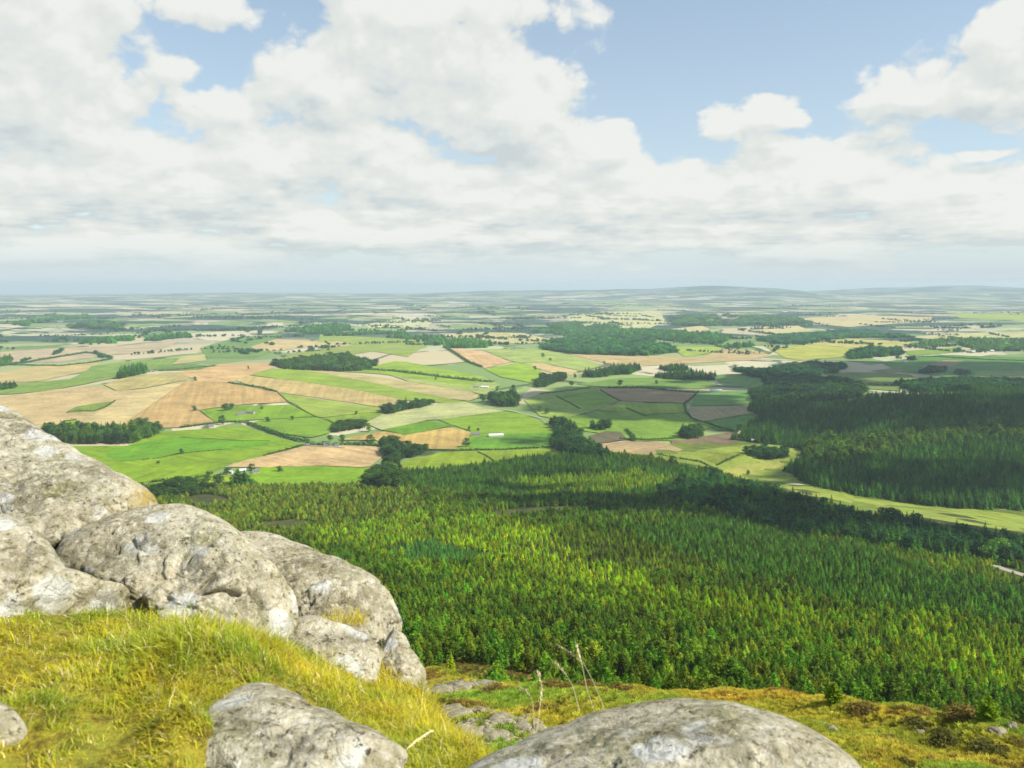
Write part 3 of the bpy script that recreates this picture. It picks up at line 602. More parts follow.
# ------------------------------------------------------------------ woods further off
def wood(poly, hp_m, sp, tint, picks, label, name='woodland', jit=.25):
    pts = np.array(poly, float); dn = []
    for a, b in zip(pts, np.roll(pts, -1, axis=0)):
        k = max(1, int(np.hypot(*(b-a))/12))
        for i in range(k): dn.append(a+(b-a)*i/k)
    G = unproject(*np.array(dn).T, t0=200)[:, :2]; lo, hi = G.min(0), G.max(0)
    X, Y = np.meshgrid(np.arange(lo[0], hi[0], sp), np.arange(lo[1], hi[1], sp)); X = (X+RNG.uniform(-.45, .45, X.shape)*sp).ravel(); Y = (Y+RNG.uniform(-.45, .45, Y.shape)*sp).ravel()
    ws = max(25., .05*float(np.hypot(*(hi-lo)))); q0 = np.column_stack([X/ws*.35, Y/ws*.35, 0*X]); k = pip(X+ws*fbm(q0, 3), Y+ws*fbm(q0+31, 3), G) & (fbm(q0*.8+7, 2) > -.42+.30*float(sstep(np.hypot(*G.mean(0)), 3000, 5000)))
    if k.sum() < 6:
        t = RNG.random(8)[:, None]; X, Y = (G.mean(0)+(G[RNG.integers(0, len(G), 8)]-G.mean(0))*t).T; k = np.ones(8, bool)
    X, Y = X[k], Y[k]; n = len(X)
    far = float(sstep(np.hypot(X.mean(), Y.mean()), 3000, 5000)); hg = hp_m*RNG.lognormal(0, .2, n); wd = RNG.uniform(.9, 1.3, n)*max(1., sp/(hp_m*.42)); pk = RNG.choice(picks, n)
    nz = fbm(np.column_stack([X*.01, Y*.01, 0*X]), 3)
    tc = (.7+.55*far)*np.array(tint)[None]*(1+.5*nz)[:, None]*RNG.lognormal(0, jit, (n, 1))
    return scatter(name, np.column_stack([X, Y, height(X, Y)]), np.column_stack([hg*wd, hg*wd, hg]), pk, tc, label)
SPK, BRK, MIX = [0, 1, 2, 3], [8, 9, 10, 11], [0, 1, 4, 5, 8, 9, 10, 11]  # bluer tints of the distant woods put haze into the leaf colour
wood([(757, 408), (745, 430), (738, 437), (780, 444), (803, 450), (812, 455), (804, 462), (766, 473), (788, 481), (825, 487), (866, 495), (920, 503), (1070, 518), (1070, 388), (1000, 392), (940, 396), (872, 401), (817, 406)],
     17, 8.0, (.48, .95, 1.3), SPK, 'large dark spruce forest filling the right side beyond the pale valley strip')
wood([(820, 446), (860, 440), (930, 432), (1000, 425), (1040, 424), (1040, 440), (960, 446), (880, 456), (830, 470), (806, 470), (812, 455)], 19, 13, (.95, 1.15, 1.1), [2, 3, 4, 5], 'lighter green sunlit band across the middle of the right spruce forest')  # sunlit band of the forest, its light put into the tree tint
wood([(752, 394), (765, 388), (800, 381), (840, 380), (855, 386), (868, 394), (840, 401), (762, 404)], 16, 13, (.5, .85, 1.0), MIX, 'dark wood on rising ground above the right spruce forest')
wood([(733, 369), (764, 370), (812, 364), (845, 366), (840, 372), (794, 380), (775, 384), (750, 376)], 15, 17, (.4, .95, 1.4), MIX, 'dark blue green wood right of the pale green field in the middle distance')
wood([(46, 432), (68, 430.5), (117, 430.5), (156, 431.5), (154, 438), (127, 443.5), (78, 443.5), (48, 440)], 20, 9, (.8, 1.05, .9), MIX, 'long dark wood below the pyramid shaped stubble hill', jit=.3)
wood([(320, 358), (345, 357), (378, 364), (372, 369), (357, 371.5), (320, 371), (285, 369), (270, 365), (290, 362)], 17, 14, (.75, 1.1, 1.0), MIX, 'broad green wood above the pale stripe left of centre')
wood([(490, 402), (510, 397), (520, 402), (521, 406), (505, 407), (491, 404)], 24, 11, (.6, .95, .95), MIX, 'dense dark copse beside the farm in the middle of the fields')
wood([(116, 379), (122, 374), (135, 370.5), (143, 369), (144, 373.5), (128, 377.5)], 24, 12, (.45, 1.0, 1.3), SPK, 'short dark shelter belt on the hill left of the pyramid shaped stubble')
wood([(534, 386), (545, 379), (560, 376), (566, 379), (552, 384), (538, 388)], 20, 11, (.8, 1.1, .9), BRK, 'green copse beside the small white house right of the bright green field')
wood([(582, 374), (600, 372), (630, 367), (639, 368), (638, 372), (600, 377), (584, 377)], 22, 14, (.4, .85, 1.3), SPK, 'dark oval wood in the shaded fields right of centre')
wood([(655, 376), (690, 374), (716, 376), (714, 380), (690, 380), (660, 379)], 20, 13, (.4, .8, 1.2), SPK, 'dark narrow wood above the emerald fields right of centre')
wood([(660, 368), (680, 367), (690, 369), (688, 371), (664, 371)], 18, 13, (.4, .8, 1.2), SPK, 'small dark wood just behind the narrow one right of centre')
wood([(554, 426), (560, 420), (574, 430), (580, 440), (592, 448), (610, 456), (580, 458), (562, 455), (553, 446), (556, 436)], 18, 9, (.55, .9, .95), MIX, 'dark belt of trees running down to the plantation beside the shaded farm')
wood([(590, 428), (598, 423), (608, 424), (612, 429), (596, 431)], 19, 10, (.55, .9, .95), MIX, 'dark round copse in the shaded green field right of centre')
wood([(684, 432), (698, 431), (702, 436), (690, 439), (680, 437)], 17, 10, (.55, .9, .95), MIX, 'dark copse at the edge of the ploughed land right of centre')
wood([(366, 486), (372, 478), (384, 468), (392, 462), (398, 464), (396, 474), (404, 485), (398, 490), (375, 490)], 19, 9, (1.0, 1.15, .8), BRK, 'bushy broadleaf belt climbing from the plantation to the hedges at left centre')
wood([(380, 446), (396, 441), (402, 444), (404, 450), (428, 449), (428, 453), (405, 458), (392, 464), (386, 456)], 16, 9, (.8, 1.05, .85), BRK, 'broadleaf thicket at the corner of the peach coloured stubble field')
wood([(748, 453), (756, 451), (768, 454), (787, 452), (786, 457), (768, 460), (750, 457)], 14, 8, (.6, .95, .9), BRK, 'dark tree clump standing in the sunlit valley pasture')
wood([(660, 494), (720, 478), (745, 488), (790, 502), (850, 515), (900, 527), (960, 538), (1060, 548), (1060, 568), (960, 562), (880, 550), (800, 535), (700, 515)], 17, 8.5, (.45, .9, 1.15), [0, 1, 2, 3, 8, 9], 'dark tree belt along the near edge of the pale valley strip')
wood([(382, 413), (400, 406), (418, 404), (436, 404), (420, 408), (400, 412), (386, 415)], 15, 9, (.8, 1.05, .9), BRK, 'dark tree strip round the white house above the pale barley field')
wood([(330, 429), (345, 424), (360, 423), (366, 428), (352, 431), (334, 432)], 13, 9, (.9, 1.1, .8), BRK, 'low copse left of the pale barley field')
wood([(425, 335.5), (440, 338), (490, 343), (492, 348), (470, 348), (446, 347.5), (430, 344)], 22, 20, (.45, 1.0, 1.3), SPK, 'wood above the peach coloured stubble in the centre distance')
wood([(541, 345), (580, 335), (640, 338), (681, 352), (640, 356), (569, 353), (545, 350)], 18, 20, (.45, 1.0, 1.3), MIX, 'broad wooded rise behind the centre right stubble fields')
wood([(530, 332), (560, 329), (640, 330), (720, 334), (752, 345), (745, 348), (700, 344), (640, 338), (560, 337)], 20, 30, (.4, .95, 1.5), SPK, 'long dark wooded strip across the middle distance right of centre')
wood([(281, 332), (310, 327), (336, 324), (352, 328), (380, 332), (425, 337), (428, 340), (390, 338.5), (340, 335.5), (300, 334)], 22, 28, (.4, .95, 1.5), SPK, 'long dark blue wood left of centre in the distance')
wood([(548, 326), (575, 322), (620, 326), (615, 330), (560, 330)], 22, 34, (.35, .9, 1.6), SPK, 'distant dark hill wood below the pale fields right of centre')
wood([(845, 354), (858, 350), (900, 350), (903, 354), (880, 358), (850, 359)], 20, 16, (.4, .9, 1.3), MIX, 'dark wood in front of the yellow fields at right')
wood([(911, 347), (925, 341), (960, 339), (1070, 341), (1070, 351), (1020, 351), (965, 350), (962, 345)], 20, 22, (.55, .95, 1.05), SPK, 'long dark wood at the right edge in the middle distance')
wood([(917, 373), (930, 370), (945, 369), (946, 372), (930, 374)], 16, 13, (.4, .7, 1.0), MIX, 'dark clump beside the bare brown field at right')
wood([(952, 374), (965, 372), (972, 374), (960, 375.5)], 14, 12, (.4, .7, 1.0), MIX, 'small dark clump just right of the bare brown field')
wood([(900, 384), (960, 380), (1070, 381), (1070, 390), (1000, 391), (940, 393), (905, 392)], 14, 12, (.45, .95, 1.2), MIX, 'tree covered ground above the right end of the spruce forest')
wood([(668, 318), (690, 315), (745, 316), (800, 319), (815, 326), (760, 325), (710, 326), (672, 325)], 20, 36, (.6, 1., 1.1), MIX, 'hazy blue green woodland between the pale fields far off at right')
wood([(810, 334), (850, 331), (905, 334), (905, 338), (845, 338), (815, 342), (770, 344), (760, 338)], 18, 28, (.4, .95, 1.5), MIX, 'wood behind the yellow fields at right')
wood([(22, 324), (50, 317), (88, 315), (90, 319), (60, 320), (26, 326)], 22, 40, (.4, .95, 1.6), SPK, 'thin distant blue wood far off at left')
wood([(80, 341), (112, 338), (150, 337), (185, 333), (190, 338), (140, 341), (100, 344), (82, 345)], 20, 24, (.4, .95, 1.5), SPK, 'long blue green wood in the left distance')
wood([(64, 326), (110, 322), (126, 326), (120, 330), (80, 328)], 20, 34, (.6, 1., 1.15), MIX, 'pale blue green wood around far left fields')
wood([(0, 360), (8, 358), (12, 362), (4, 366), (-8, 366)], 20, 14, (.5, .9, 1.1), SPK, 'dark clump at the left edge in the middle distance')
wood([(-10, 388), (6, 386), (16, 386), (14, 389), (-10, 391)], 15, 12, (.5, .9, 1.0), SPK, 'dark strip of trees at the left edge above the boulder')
wood([(155, 492), (180, 484), (196, 488), (215, 491), (200, 495), (170, 500), (150, 500)], 14, 8, (.9, 1.1, .8), BRK, 'leafy thicket between the upper boulder and the near farmyard')

def distant_trees():
    X, Y, Hh = [], [], []
    for _ in range(280):
        r = 4200*math.exp(RNG.random()*1.25); a = RNG.uniform(-.62, .62); cx, cy = r*math.sin(a), r*math.cos(a); L = RNG.uniform(120, 420)*(r/4500)**.8; th = RNG.choice([.25, 1.85])+RNG.normal()*.35; n = int(L/11)+2
        t = RNG.uniform(-.5, .5, n)*L; w = RNG.normal(size=n)*(4 if RNG.random() < .9 else 28)*(r/5000); X.append(cx+t*math.cos(th)-w*math.sin(th)); Y.append(cy+t*math.sin(th)+w*math.cos(th)); Hh.append(np.full(n, RNG.uniform(8, 15)))
    X, Y, Hh = map(np.concatenate, (X, Y, Hh)); n = len(X); hg = Hh*RNG.lognormal(0, .25, n); wd = RNG.uniform(1.2, 2.2, n)
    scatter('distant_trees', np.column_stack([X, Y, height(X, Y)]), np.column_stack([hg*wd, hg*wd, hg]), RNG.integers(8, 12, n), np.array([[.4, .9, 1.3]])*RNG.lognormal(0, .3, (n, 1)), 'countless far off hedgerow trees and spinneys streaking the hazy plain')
distant_trees()
# ------------------------------------------------------------------ hedges
def hedge(pts, hm, label, wm=None, tint=(.8, 1., .9), gap=.0):
    P = np.array(pts, float); dn = []
    for a, b in zip(P[:-1], P[1:]):
        k = max(1, int(np.hypot(*(b-a))/5))
        for i in range(k): dn.append(a+(b-a)*i/k)
    dn.append(P[-1]); G = unproject(*np.array(dn).T, t0=200); V = []; Fc = []; off = 0; wm = wm or hm*.55
    for a, b in zip(G[:-1], G[1:]):
        L = np.linalg.norm(b-a); n = max(1, int(L/(hm*.5)))
        for i in range(n):
            if RNG.random() < gap: continue
            c = a+(b-a)*(i+RNG.random()*.8)/n; s = hm*RNG.lognormal(-.1, .28); z0 = float(height(c[0], c[1]))
            for _ in range(22):
                d = RNG.normal(size=3); d /= np.linalg.norm(d); d[2] = abs(d[2])*.9+.05
                q = np.array([c[0], c[1], z0])+d*np.array([wm, wm, s])*RNG.uniform(.5, 1.0)+np.array([RNG.normal()*wm*.3, RNG.normal()*wm*.3, 0])
                e = RNG.normal(size=(3, 3))*hm*.22; V += [q+e[0], q+e[1], q+e[2]]; Fc.append((off, off+1, off+2)); off += 3
    o = mesh_obj('hedge', np.array(V), np.array(Fc), M_BROAD); o['tint'] = [float(v) for v in tint]
    tag(o, label, 'hedge'); return o
hedge([(248, 424), (262, 429), (285, 437), (300, 441), (310, 442)], 8, 'thick dark hedge slanting down between the green fields left of centre', 5)
hedge([(228, 383), (245, 385), (262, 388), (277, 392)], 6, 'scrubby hedge along the top of the tan stubble right of the pyramid shaped field')
hedge([(278, 393), (288, 402), (300, 409), (316, 417), (326, 420), (336, 424)], 2.5, 'thin hedge line cutting diagonally between two green fields left of centre', 2)
hedge([(180, 427.5), (200, 425), (216, 423), (230, 422), (250, 423)], 5, 'hedge along the foot of the pyramid shaped stubble hill')
hedge([(152, 482), (170, 480.5), (190, 479), (205, 477)], 6, 'dark hedge below the bright green field beside the upper boulder', 4)
hedge([(140, 460), (160, 458), (178, 454), (196, 452), (230, 449)], 2.2, 'faint broken hedge crossing the large green field at left', 2, gap=.35)
hedge([(180, 438), (210, 439), (240, 441), (270, 441)], 1.8, 'faint dark field boundary across the upper green field at left', 1.6, gap=.2)
hedge([(264, 456), (275, 453), (290, 449), (303, 445)], 3.5, 'short hedge along the upper left edge of the peach coloured stubble')
hedge([(306, 445), (330, 446), (345, 445), (362, 445), (380, 446)], 8, 'tree lined hedge along the top of the peach coloured stubble', 5)
hedge([(386, 443), (405, 448), (425, 450), (445, 451), (470, 450), (500, 450), (552, 447)], 4, 'hedge between the two bright green fields above the plantation', gap=.1)
hedge([(478, 452), (486, 456), (495, 462)], 2.6, 'short dark hedge slanting down across the lower green field in the centre', 2)
hedge([(367, 370), (390, 371), (424, 375), (455, 379), (493, 382.5)], 10, 'long dark tree hedge crossing the fields at centre top', 9, (.65, 1., .9))
hedge([(446, 348), (456, 354), (468, 362), (482, 367)], 8, 'dark hedge along the left side of the peach stubble in the centre distance', 6)
hedge([(540, 394), (560, 392), (590, 388)], 4, 'hedge below the thin tan strip right of centre')
hedge([(608, 388), (640, 388), (670, 391), (698, 393)], 6, 'hedge along the top of the brown field right of centre')
hedge([(600, 390), (610, 396), (620, 401)], 3, 'short hedge down the left end of the brown field right of centre', 2.5)
hedge([(698, 392), (690, 400), (684, 404), (686, 412), (692, 419), (702, 422)], 4, 'crooked hedge between the brown field and the emerald field right of centre')
hedge([(626, 408), (640, 414), (646, 416)], 3, 'short diagonal hedge in the shaded green fields right of centre', 2.5)
hedge([(556, 396), (570, 403), (580, 409)], 2.5, 'diagonal hedge across the yellow green field right of centre', 2)
hedge([(620, 439), (650, 440), (668, 439), (690, 437)], 4, 'ragged hedge above the pale stubble and ploughed land right of centre')
hedge([(626, 430), (632, 436), (634, 441)], 6, 'dark bushy hedge at the corner of the small ploughed field', 4)
hedge([(704, 422), (720, 428), (738, 432)], 4, 'hedge from the tan field down to the spruce forest edge')
hedge([(66, 413), (80, 411), (95, 411), (106, 407), (115, 401)], 3.5, 'scrub line along the little green wedge in the left stubble', gap=.2)
hedge([(55, 428), (64, 422), (76, 420)], 4, 'bushes beside the small green corner near the left boulder')
hedge([(0, 366), (30, 362), (60, 357), (85, 353), (100, 354), (112, 358)], 9, 'dark curved hedge round the grey green field at far left', 8, (.7, 1., 1.1))
hedge([(10, 365), (60, 366), (90, 363), (112, 359)], 7, 'lower hedge of the grey green field at far left', 6, (.7, 1., 1.1))
hedge([(144, 372.5), (165, 370), (185, 369), (215, 366)], 4, 'thin line of trees trailing right from the dark shelter belt', gap=.3)
hedge([(840, 385), (870, 385), (900, 386), (925, 386)], 7, 'row of bushes across the rough pasture above the right forest', 6, gap=.35)
hedge([(905, 357), (940, 357), (990, 360), (1030, 361)], 6, 'hedge across the green fields near the right edge', 5)
hedge([(655, 454), (680, 459), (700, 462), (716, 470)], 4, 'scrub line in the sunlit rough pasture above the valley', gap=.3)
hedge([(716, 466), (728, 460), (740, 455)], 4, 'scrub line slanting through the sunlit valley pasture', gap=.2)

# ------------------------------------------------------------------ single trees in the fields
TREES = [(223, 424, 8, 'round dark tree beside the grey farm cottage under the pyramid shaped hill'), (195, 411, 5, 'small tree at the left end of the grey farmyard among green fields'),
 (225, 411, 7, 'bushy tree left of the grey farmyard among green fields'), (232, 410, 6, 'darker tree close behind the grey farmyard among green fields'), (262, 409, 3, 'lone bush right of the grey farmyard among green fields'),
 (268, 422, 5, 'flat bush on the field edge right of the slanting hedge'), (292, 420, 4, 'lone bush in the middle of the two green fields left of centre'), (356, 415, 4, 'lone bush at the edge of the yellow green field left of the barley'),
 (339, 431, 7, 'dark tree at the left end of the low copse'), (369, 431, 8, 'rounded dark bush tree just below the pale barley field'), (330, 441, 6, 'tree beside the long white cottage on the lane'),
 (343, 443, 8, 'dark tree right of the long white cottage on the lane'), (371, 444, 9, 'taller tree rising from the hedge above the peach stubble'), (208, 481, 9, 'dark rounded tree on the lawn left of the near farmyard'),
 (219, 486, 11, 'dark broad tree directly above the white gateposts'), (227, 475, 7, 'brownish tree at the back of the near farmyard'), (251, 471, 7, 'small tree between the roofs of the near farmyard'),
 (280, 472, 6, 'small tree right of the near farm on the bright green field'), (158, 464, 3, 'small bush in the big green field near the boulder'), (181, 454, 5, 'lone hedge bush in the big green field at left'),
 (466, 447, 9, 'lone dark tree at the left end of the emerald field'), (469, 430, 4, 'small round tree above the long white barn at left'), (478, 431, 3, 'small bush behind the long white barn'),
 (436, 380, 3, 'tiny lone bush on the striped field in the centre'), (416, 405, 7, 'tall dark tree right of the white house above the barley'), (406, 404, 8, 'pointed dark tree left of the white house above the barley'),
 (482, 402, 8, 'dark tree at the left end of the dense central copse'), (513, 392, 7, 'dark tree behind the dense central copse'), (498, 392, 6, 'small dark tree near the pale farm at centre'),
 (575, 378, 4, 'tree at the left end of the dark oval wood'), (571, 386, 5, 'small tree below the copse with the white house'), (620, 386, 6, 'dark tree on the shaded field under the oval wood'),
 (656, 384, 4, 'lone bush in the emerald fields right of centre'), (691, 430, 6, 'dark tree above the copse on the ploughed land'), (741, 432, 8, 'dark tree at the corner of the spruce forest'),
 (580, 436, 8, 'tree beside the shaded farmhouse at the dark belt'), (634, 439, 5, 'bush at the hedge corner above the pale stubble'), (547, 414, 6, 'scrubby tree at the right edge of the green hill field'),
 (540, 412, 6, 'pale scrubby tree next to the rough corner in the centre'), (195, 381, 4, 'dark bush on the apex of the pyramid shaped stubble'), (248, 369, 3, 'lone small tree in the peach stubble above the pyramid shaped hill'),
 (543, 357, 4, 'round tree on the pale field in the centre distance'), (550, 361, 3, 'low bush on the pale field in the centre distance'), (535, 370, 4, 'tree beside the bright green field at its right end'),
 (604, 364, 3, 'small tree on the stubble edge above the oval wood'), (672, 463, 7, 'dark bush where the scrub meets the plantation edge'), (706, 474, 8, 'round tree at the plantation edge by the valley pasture'),
 (757, 489, 10, 'dark conical tree standing forward in the valley strip'), (772, 495, 10, 'dark tree right of the conical one in the valley strip'), (748, 475, 5, 'low bush in the pale valley strip'),
 (1000, 560, 18, 'tall pale green tree at the right edge above the plantation'), (985, 562, 14, 'yellow green tree left of the tall pale one at the right edge')]
tree_src = {}
for i, (px, py, hp, lb) in enumerate(TREES):
    P = unproject([px], [py], t0=200)[0]; hh = hp*np.linalg.norm(P)/F*1.1; pk = 8+i % 4
    if 'conical' in lb or 'pointed' in lb: pk = 0
    tn = np.array([.75, 1.0, .85])*RNG.uniform(.8, 1.15)*(np.array([1.9, 1.6, .8]) if ('pale' in lb or 'yellow' in lb) else 1)
    root = conifer(P, hh, RNG.uniform(1.2, 1.6) if pk >= 8 else 1.1, pk, tn, lb, None, RNG.random()*6.28); root.name = 'broadleaf_tree' if pk >= 8 else 'conifer_tree'

# pair of tall dark spruces in the near farmyard
for px, lb in ((238, 'left and taller of the two dark blue spruces in the near farmyard'), (245, 'right one of the two dark blue spruces in the near farmyard')):
    P = unproject([px], [485], t0=200)[0]; conifer(P, 15.5*np.linalg.norm(P)/F*(1 if px < 240 else .93), 3.3, 1 if px < 240 else 2, (.35, .65, 1.1), lb)

# ------------------------------------------------------------------ farm buildings
def box(x0, x1, y0, y1, z0, z1):
    v = [(x0, y0, z0), (x1, y0, z0), (x1, y1, z0), (x0, y1, z0), (x0, y0, z1), (x1, y0, z1), (x1, y1, z1), (x0, y1, z1)]
    return v, [(0, 3, 2, 1), (4, 5, 6, 7), (0, 1, 5, 4), (1, 2, 6, 5), (2, 3, 7, 6), (3, 0, 4, 7)]
def building(px, py, L, D, wh, rh, rz, wallm, roofm, label, name='farmhouse', cat='house', win=4, chim=True):
    P = unproject([px], [py], t0=200)[0]; root = empty(name, P, math.radians(rz)); tag(root, label, cat); a, b = L/2, D/2
    v = [(-a, -b, -2), (a, -b, -2), (a, b, -2), (-a, b, -2), (-a, -b, wh), (a, -b, wh), (a, b, wh), (-a, b, wh), (-a, 0, wh+rh-.15), (a, 0, wh+rh-.15)]
    mesh_obj('wall', v, [(0, 1, 5, 4), (2, 3, 7, 6), (1, 2, 6, 9, 5), (3, 0, 4, 8, 7), (0, 3, 2, 1)], wallm, root)
    e, t = .5, .25; v = []
    for x in (-a-e, a+e):
        for dz in (0, t): v += [(x, -b-e, wh-e*rh/b+dz), (x, 0, wh+rh+dz), (x, b+e, wh-e*rh/b+dz)]
    mesh_rf = mesh_obj('roof', v, [(3, 4, 10, 9), (4, 5, 11, 10), (0, 6, 7, 1), (1, 7, 8, 2), (0, 3, 9, 6), (2, 8, 11, 5), (0, 1, 4, 3), (1, 2, 5, 4), (6, 9, 10, 7), (7, 10, 11, 8)], roofm, root)
    if chim:
        for s in (-1, 1):
            vv, ff = box(s*(a-.9)-.45, s*(a-.9)+.45, -.4, .4, wh+rh-.8, wh+rh+1.3); mesh_obj('chimney', vv, ff, M_STONE, mesh_rf)
    for i in range(win):
        x = -a+L*(i+.5)/win
        if i == win//2: vv, ff = box(x-.6, x+.6, -b-.06, -b+.1, 0, 2.1); mesh_obj('door', vv, ff, M_DOOR, root)
        else: vv, ff = box(x-.55, x+.55, -b-.05, -b+.1, 1.0, 2.3); mesh_obj('window', vv, ff, M_WIN, root)
    return root
building(241, 415, 22, 9, 4, 3.4, 20, M_STONE, M_SLATE, 'grey stone steading in the farmyard under the tan hill field', 'farm_steading', 'farm building', 5)
building(250, 413.5, 26, 11, 4, 3.4, -10, M_STONE, M_SLATE, 'longer grey shed at the right of the farmyard under the tan hill field', 'farm_shed', 'farm building', 5, False)
building(211, 427, 12, 7, 3.6, 3, 30, M_STONE, M_SLATE, 'small grey cottage at the foot of the pyramid shaped stubble hill')
building(328, 446, 18, 7, 3.2, 3, 4, M_WHITE, M_SLATE, 'long low white cottage on the lane above the peach stubble')
building(337, 446.5, 10, 7, 3.2, 3, 10, M_WHITE, M_SLATE, 'short white cottage right of the long low one on the lane')
building(308, 446, 9, 7, 3, 2.6, 10, M_STONE, M_SLATE, 'grey cottage where the slanting hedge meets the lane')
building(256, 473, 12, 7, 3.6, 3.2, 15, M_WHITE, M_SLATE, 'pale farmhouse with grey roof on the near farmyard edge')
building(243, 472, 11, 6, 3.4, 3, 15, M_STONE, M_SHEET, 'pale roofed shed behind the two dark spruces', 'farm_shed', 'farm building', 3, False)
building(231, 473, 7, 5, 3, 2.4, -20, M_WHITE, M_SHEET, 'small white outbuilding at the back of the near farmyard', 'outbuilding', 'outbuilding', 3, False)
building(412, 407.5, 16, 9, 5, 4, 10, M_WHITE, M_SLATE, 'white house among dark trees above the pale barley field')
building(485, 388, 26, 10, 4, 3.6, -8, M_WHITE, M_SHEET, 'pale steading of the farm above the dense central copse', 'farm_steading', 'farm building', 5, False)
building(476, 388, 16, 9, 4, 3.6, 12, M_STONE, M_SLATE, 'grey farmhouse left of the pale steading above the central copse')
building(496, 436.5, 34, 12, 3.8, 3.2, 8, M_WHITE, M_SHEET, 'long white barn in the green field above the plantation', 'barn', 'barn', 6, False)
building(476, 435.5, 18, 8, 3.8, 3.4, 8, M_STONE, M_SLATE, 'grey farmhouse left of the long white barn')
building(716, 391.5, 36, 12, 4.5, 3, 3, M_WHITE, M_SHEET, 'long white shed on the emerald field before the dark wood', 'barn', 'barn', 6, False)
building(580, 442, 14, 8, 4, 3.4, 15, M_STONE, M_SLATE, 'grey farmhouse in shade beside the dark tree belt')
building(755, 442, 16, 8, 3.4, 3, -5, M_STONE, M_SHEET, 'pale roofed barn at the corner of the right spruce forest', 'barn', 'barn', 4, False)
building(547, 384.5, 11, 8, 4, 3.4, 5, M_WHITE, M_SLATE, 'small white house beside the green copse right of centre')
building(513, 350, 22, 10, 4.5, 4, 5, M_WHITE, M_SLATE, 'distant white farmhouse on the pale field in the centre')
building(973, 352.5, 20, 12, 5, 4, 5, M_WHITE, M_SHEET, 'distant white farmhouse before the long wood at right')
building(992, 351.5, 18, 12, 5, 4, -8, M_WHITE, M_SHEET, 'second distant white farmhouse nearer the right edge')
for (px, py, L, rz, lb) in ((785, 312, 60, 5, 'white sheds of a far village, larger block near the pale fields at right'), (801, 309.5, 50, -10, 'white far village block just right of the larger one'), (418, 326, 40, 10, 'far pale farm on the lens shaped field left of centre'),
                          (628, 326, 36, 0, 'far pale farm at the edge of the broad distant field'), (60, 322, 40, 8, 'far white farm beside the thin blue wood at left'), (905, 362, 20, 5, 'small white farmhouse in the green fields near the right edge'), (250, 323, 36, 5, 'far white farm under the pale strips at left')):
    building(px, py, L, 14, 5, 4, rz, M_WHITE, M_SHEET if L > 45 else M_SLATE, lb, 'farmhouse', 'house', 5, False)
for i, px in enumerate((217.5, 222)):
    P = unproject([px], [491], t0=200)[0]; g = empty('gatepost', P); tag(g, ('left' if i == 0 else 'right')+' white gatepost at the entrance below the dark broad tree', 'gatepost')
    v, f = tube([(0, 0, -.3), (0, 0, 3.6), (0, 0, 3.7)], [.75, .62, .5], 8); mesh_obj('pillar', v, f, M_WHITE, g)
    v, f = tube([(0, 0, 3.7), (0, 0, 3.95), (0, 0, 4.6)], [.85, .85, .15], 8); mesh_obj('cap', v, f, M_WHITE, g)

def track(pts, wpx, label_name='farm_track', layer=4):
    P = np.array(pts, float); L = [(x, y-wpx/2) for x, y in P]+[(x, y+wpx/2) for x, y in P[::-1]]; drape(label_name, L, layer, 60, M_TRACK)
track([(206, 487), (217, 489.5), (248, 486.5)], .8); track([(236, 463), (226, 468), (221, 474), (220, 488)], .9)
track([(986, 562), (1004, 569), (1030, 577), (1060, 583)], 3.2, 'forest_track', 0)
track([(484, 407), (512, 411), (540, 418), (552, 428)], .7); track([(310, 446), (345, 448)], .6)

# ------------------------------------------------------------------ cloud cover over the land (its shade), high above and out of the frame
def mat_cloud():
    m, t = new_mat('cloud_vapour'); out = t.add('ShaderNodeOutputMaterial'); d = t.add('ShaderNodeBsdfDiffuse'); t.put(d.inputs[0], (.9, .9, .9)); tr = t.add('ShaderNodeBsdfTransparent'); mx = t.add('ShaderNodeMixShader')
    t.put(mx.inputs[0], t.ss(t.noise(geo_pos(t), .02, 4, .6), .15, .42)); t.l.new(tr.outputs[0], mx.inputs[1]); t.l.new(d.outputs[0], mx.inputs[2]); t.l.new(mx.outputs[0], out.inputs[0]); return m
M_CLOUD = mat_cloud()
def cloud(px, py, rx, ry, alt, cover=1.0, rot=0.0):
    P = unproject([px], [py], t0=200)[0]; C = P+SUN_DIR*((alt-P[2])/SUN_DIR[2]); iv, jf = ico(2); V = []; Fc = []; off = 0; n = int(46*cover)
    for k in range(n):
        a = RNG.uniform(0, 2*PI); q = math.sqrt(RNG.random())*(1 if RNG.random() < .8 else 1.15); ex, ey = rx*q*math.cos(a), ry*q*math.sin(a)
        x = ex*math.cos(rot)-ey*math.sin(rot); y = ex*math.sin(rot)+ey*math.cos(rot); s = min(rx, ry)*RNG.uniform(.22, .42)*(1.1-.5*q)
        sv = iv*(1+.35*fbm(iv*1.7+k*3.1, 2))[:, None]*np.array([s*1.25, s, s*.7])+np.array([x, y, s*.3])
        V.append(sv); Fc.append(jf+off); off += len(sv)
    o = mesh_obj('cloud', np.concatenate(V), np.concatenate(Fc), M_CLOUD, smooth=True); o.location = C; tag(o, kind='structure')
    u, v = project(C); print('cloud centre', round(float(u)), round(float(v)), 'dist', round(float(np.linalg.norm(C))))
CLOUDS = [(910, 412, 560, 215, 1500, 1.6, 0), (960, 479, 370, 110, 1300, 1.6, 0), (640, 508, 260, 85, 1300, 1.8, -.12), (800, 522, 260, 95, 1300, 1.8, -.3), (990, 535, 230, 80, 1300, 1.6, -.2), (545, 490, 150, 42, 1500, 1, 0), (560, 474, 100, 24, 1500, .8, 0), (655, 398, 330, 330, 1900, .7, .4), (530, 441, 70, 50, 1500, .5, 0),
          (800, 383, 420, 260, 1900, .9, 0), (950, 372, 500, 500, 2300, .7, 0)]
for c in CLOUDS: cloud(*c)

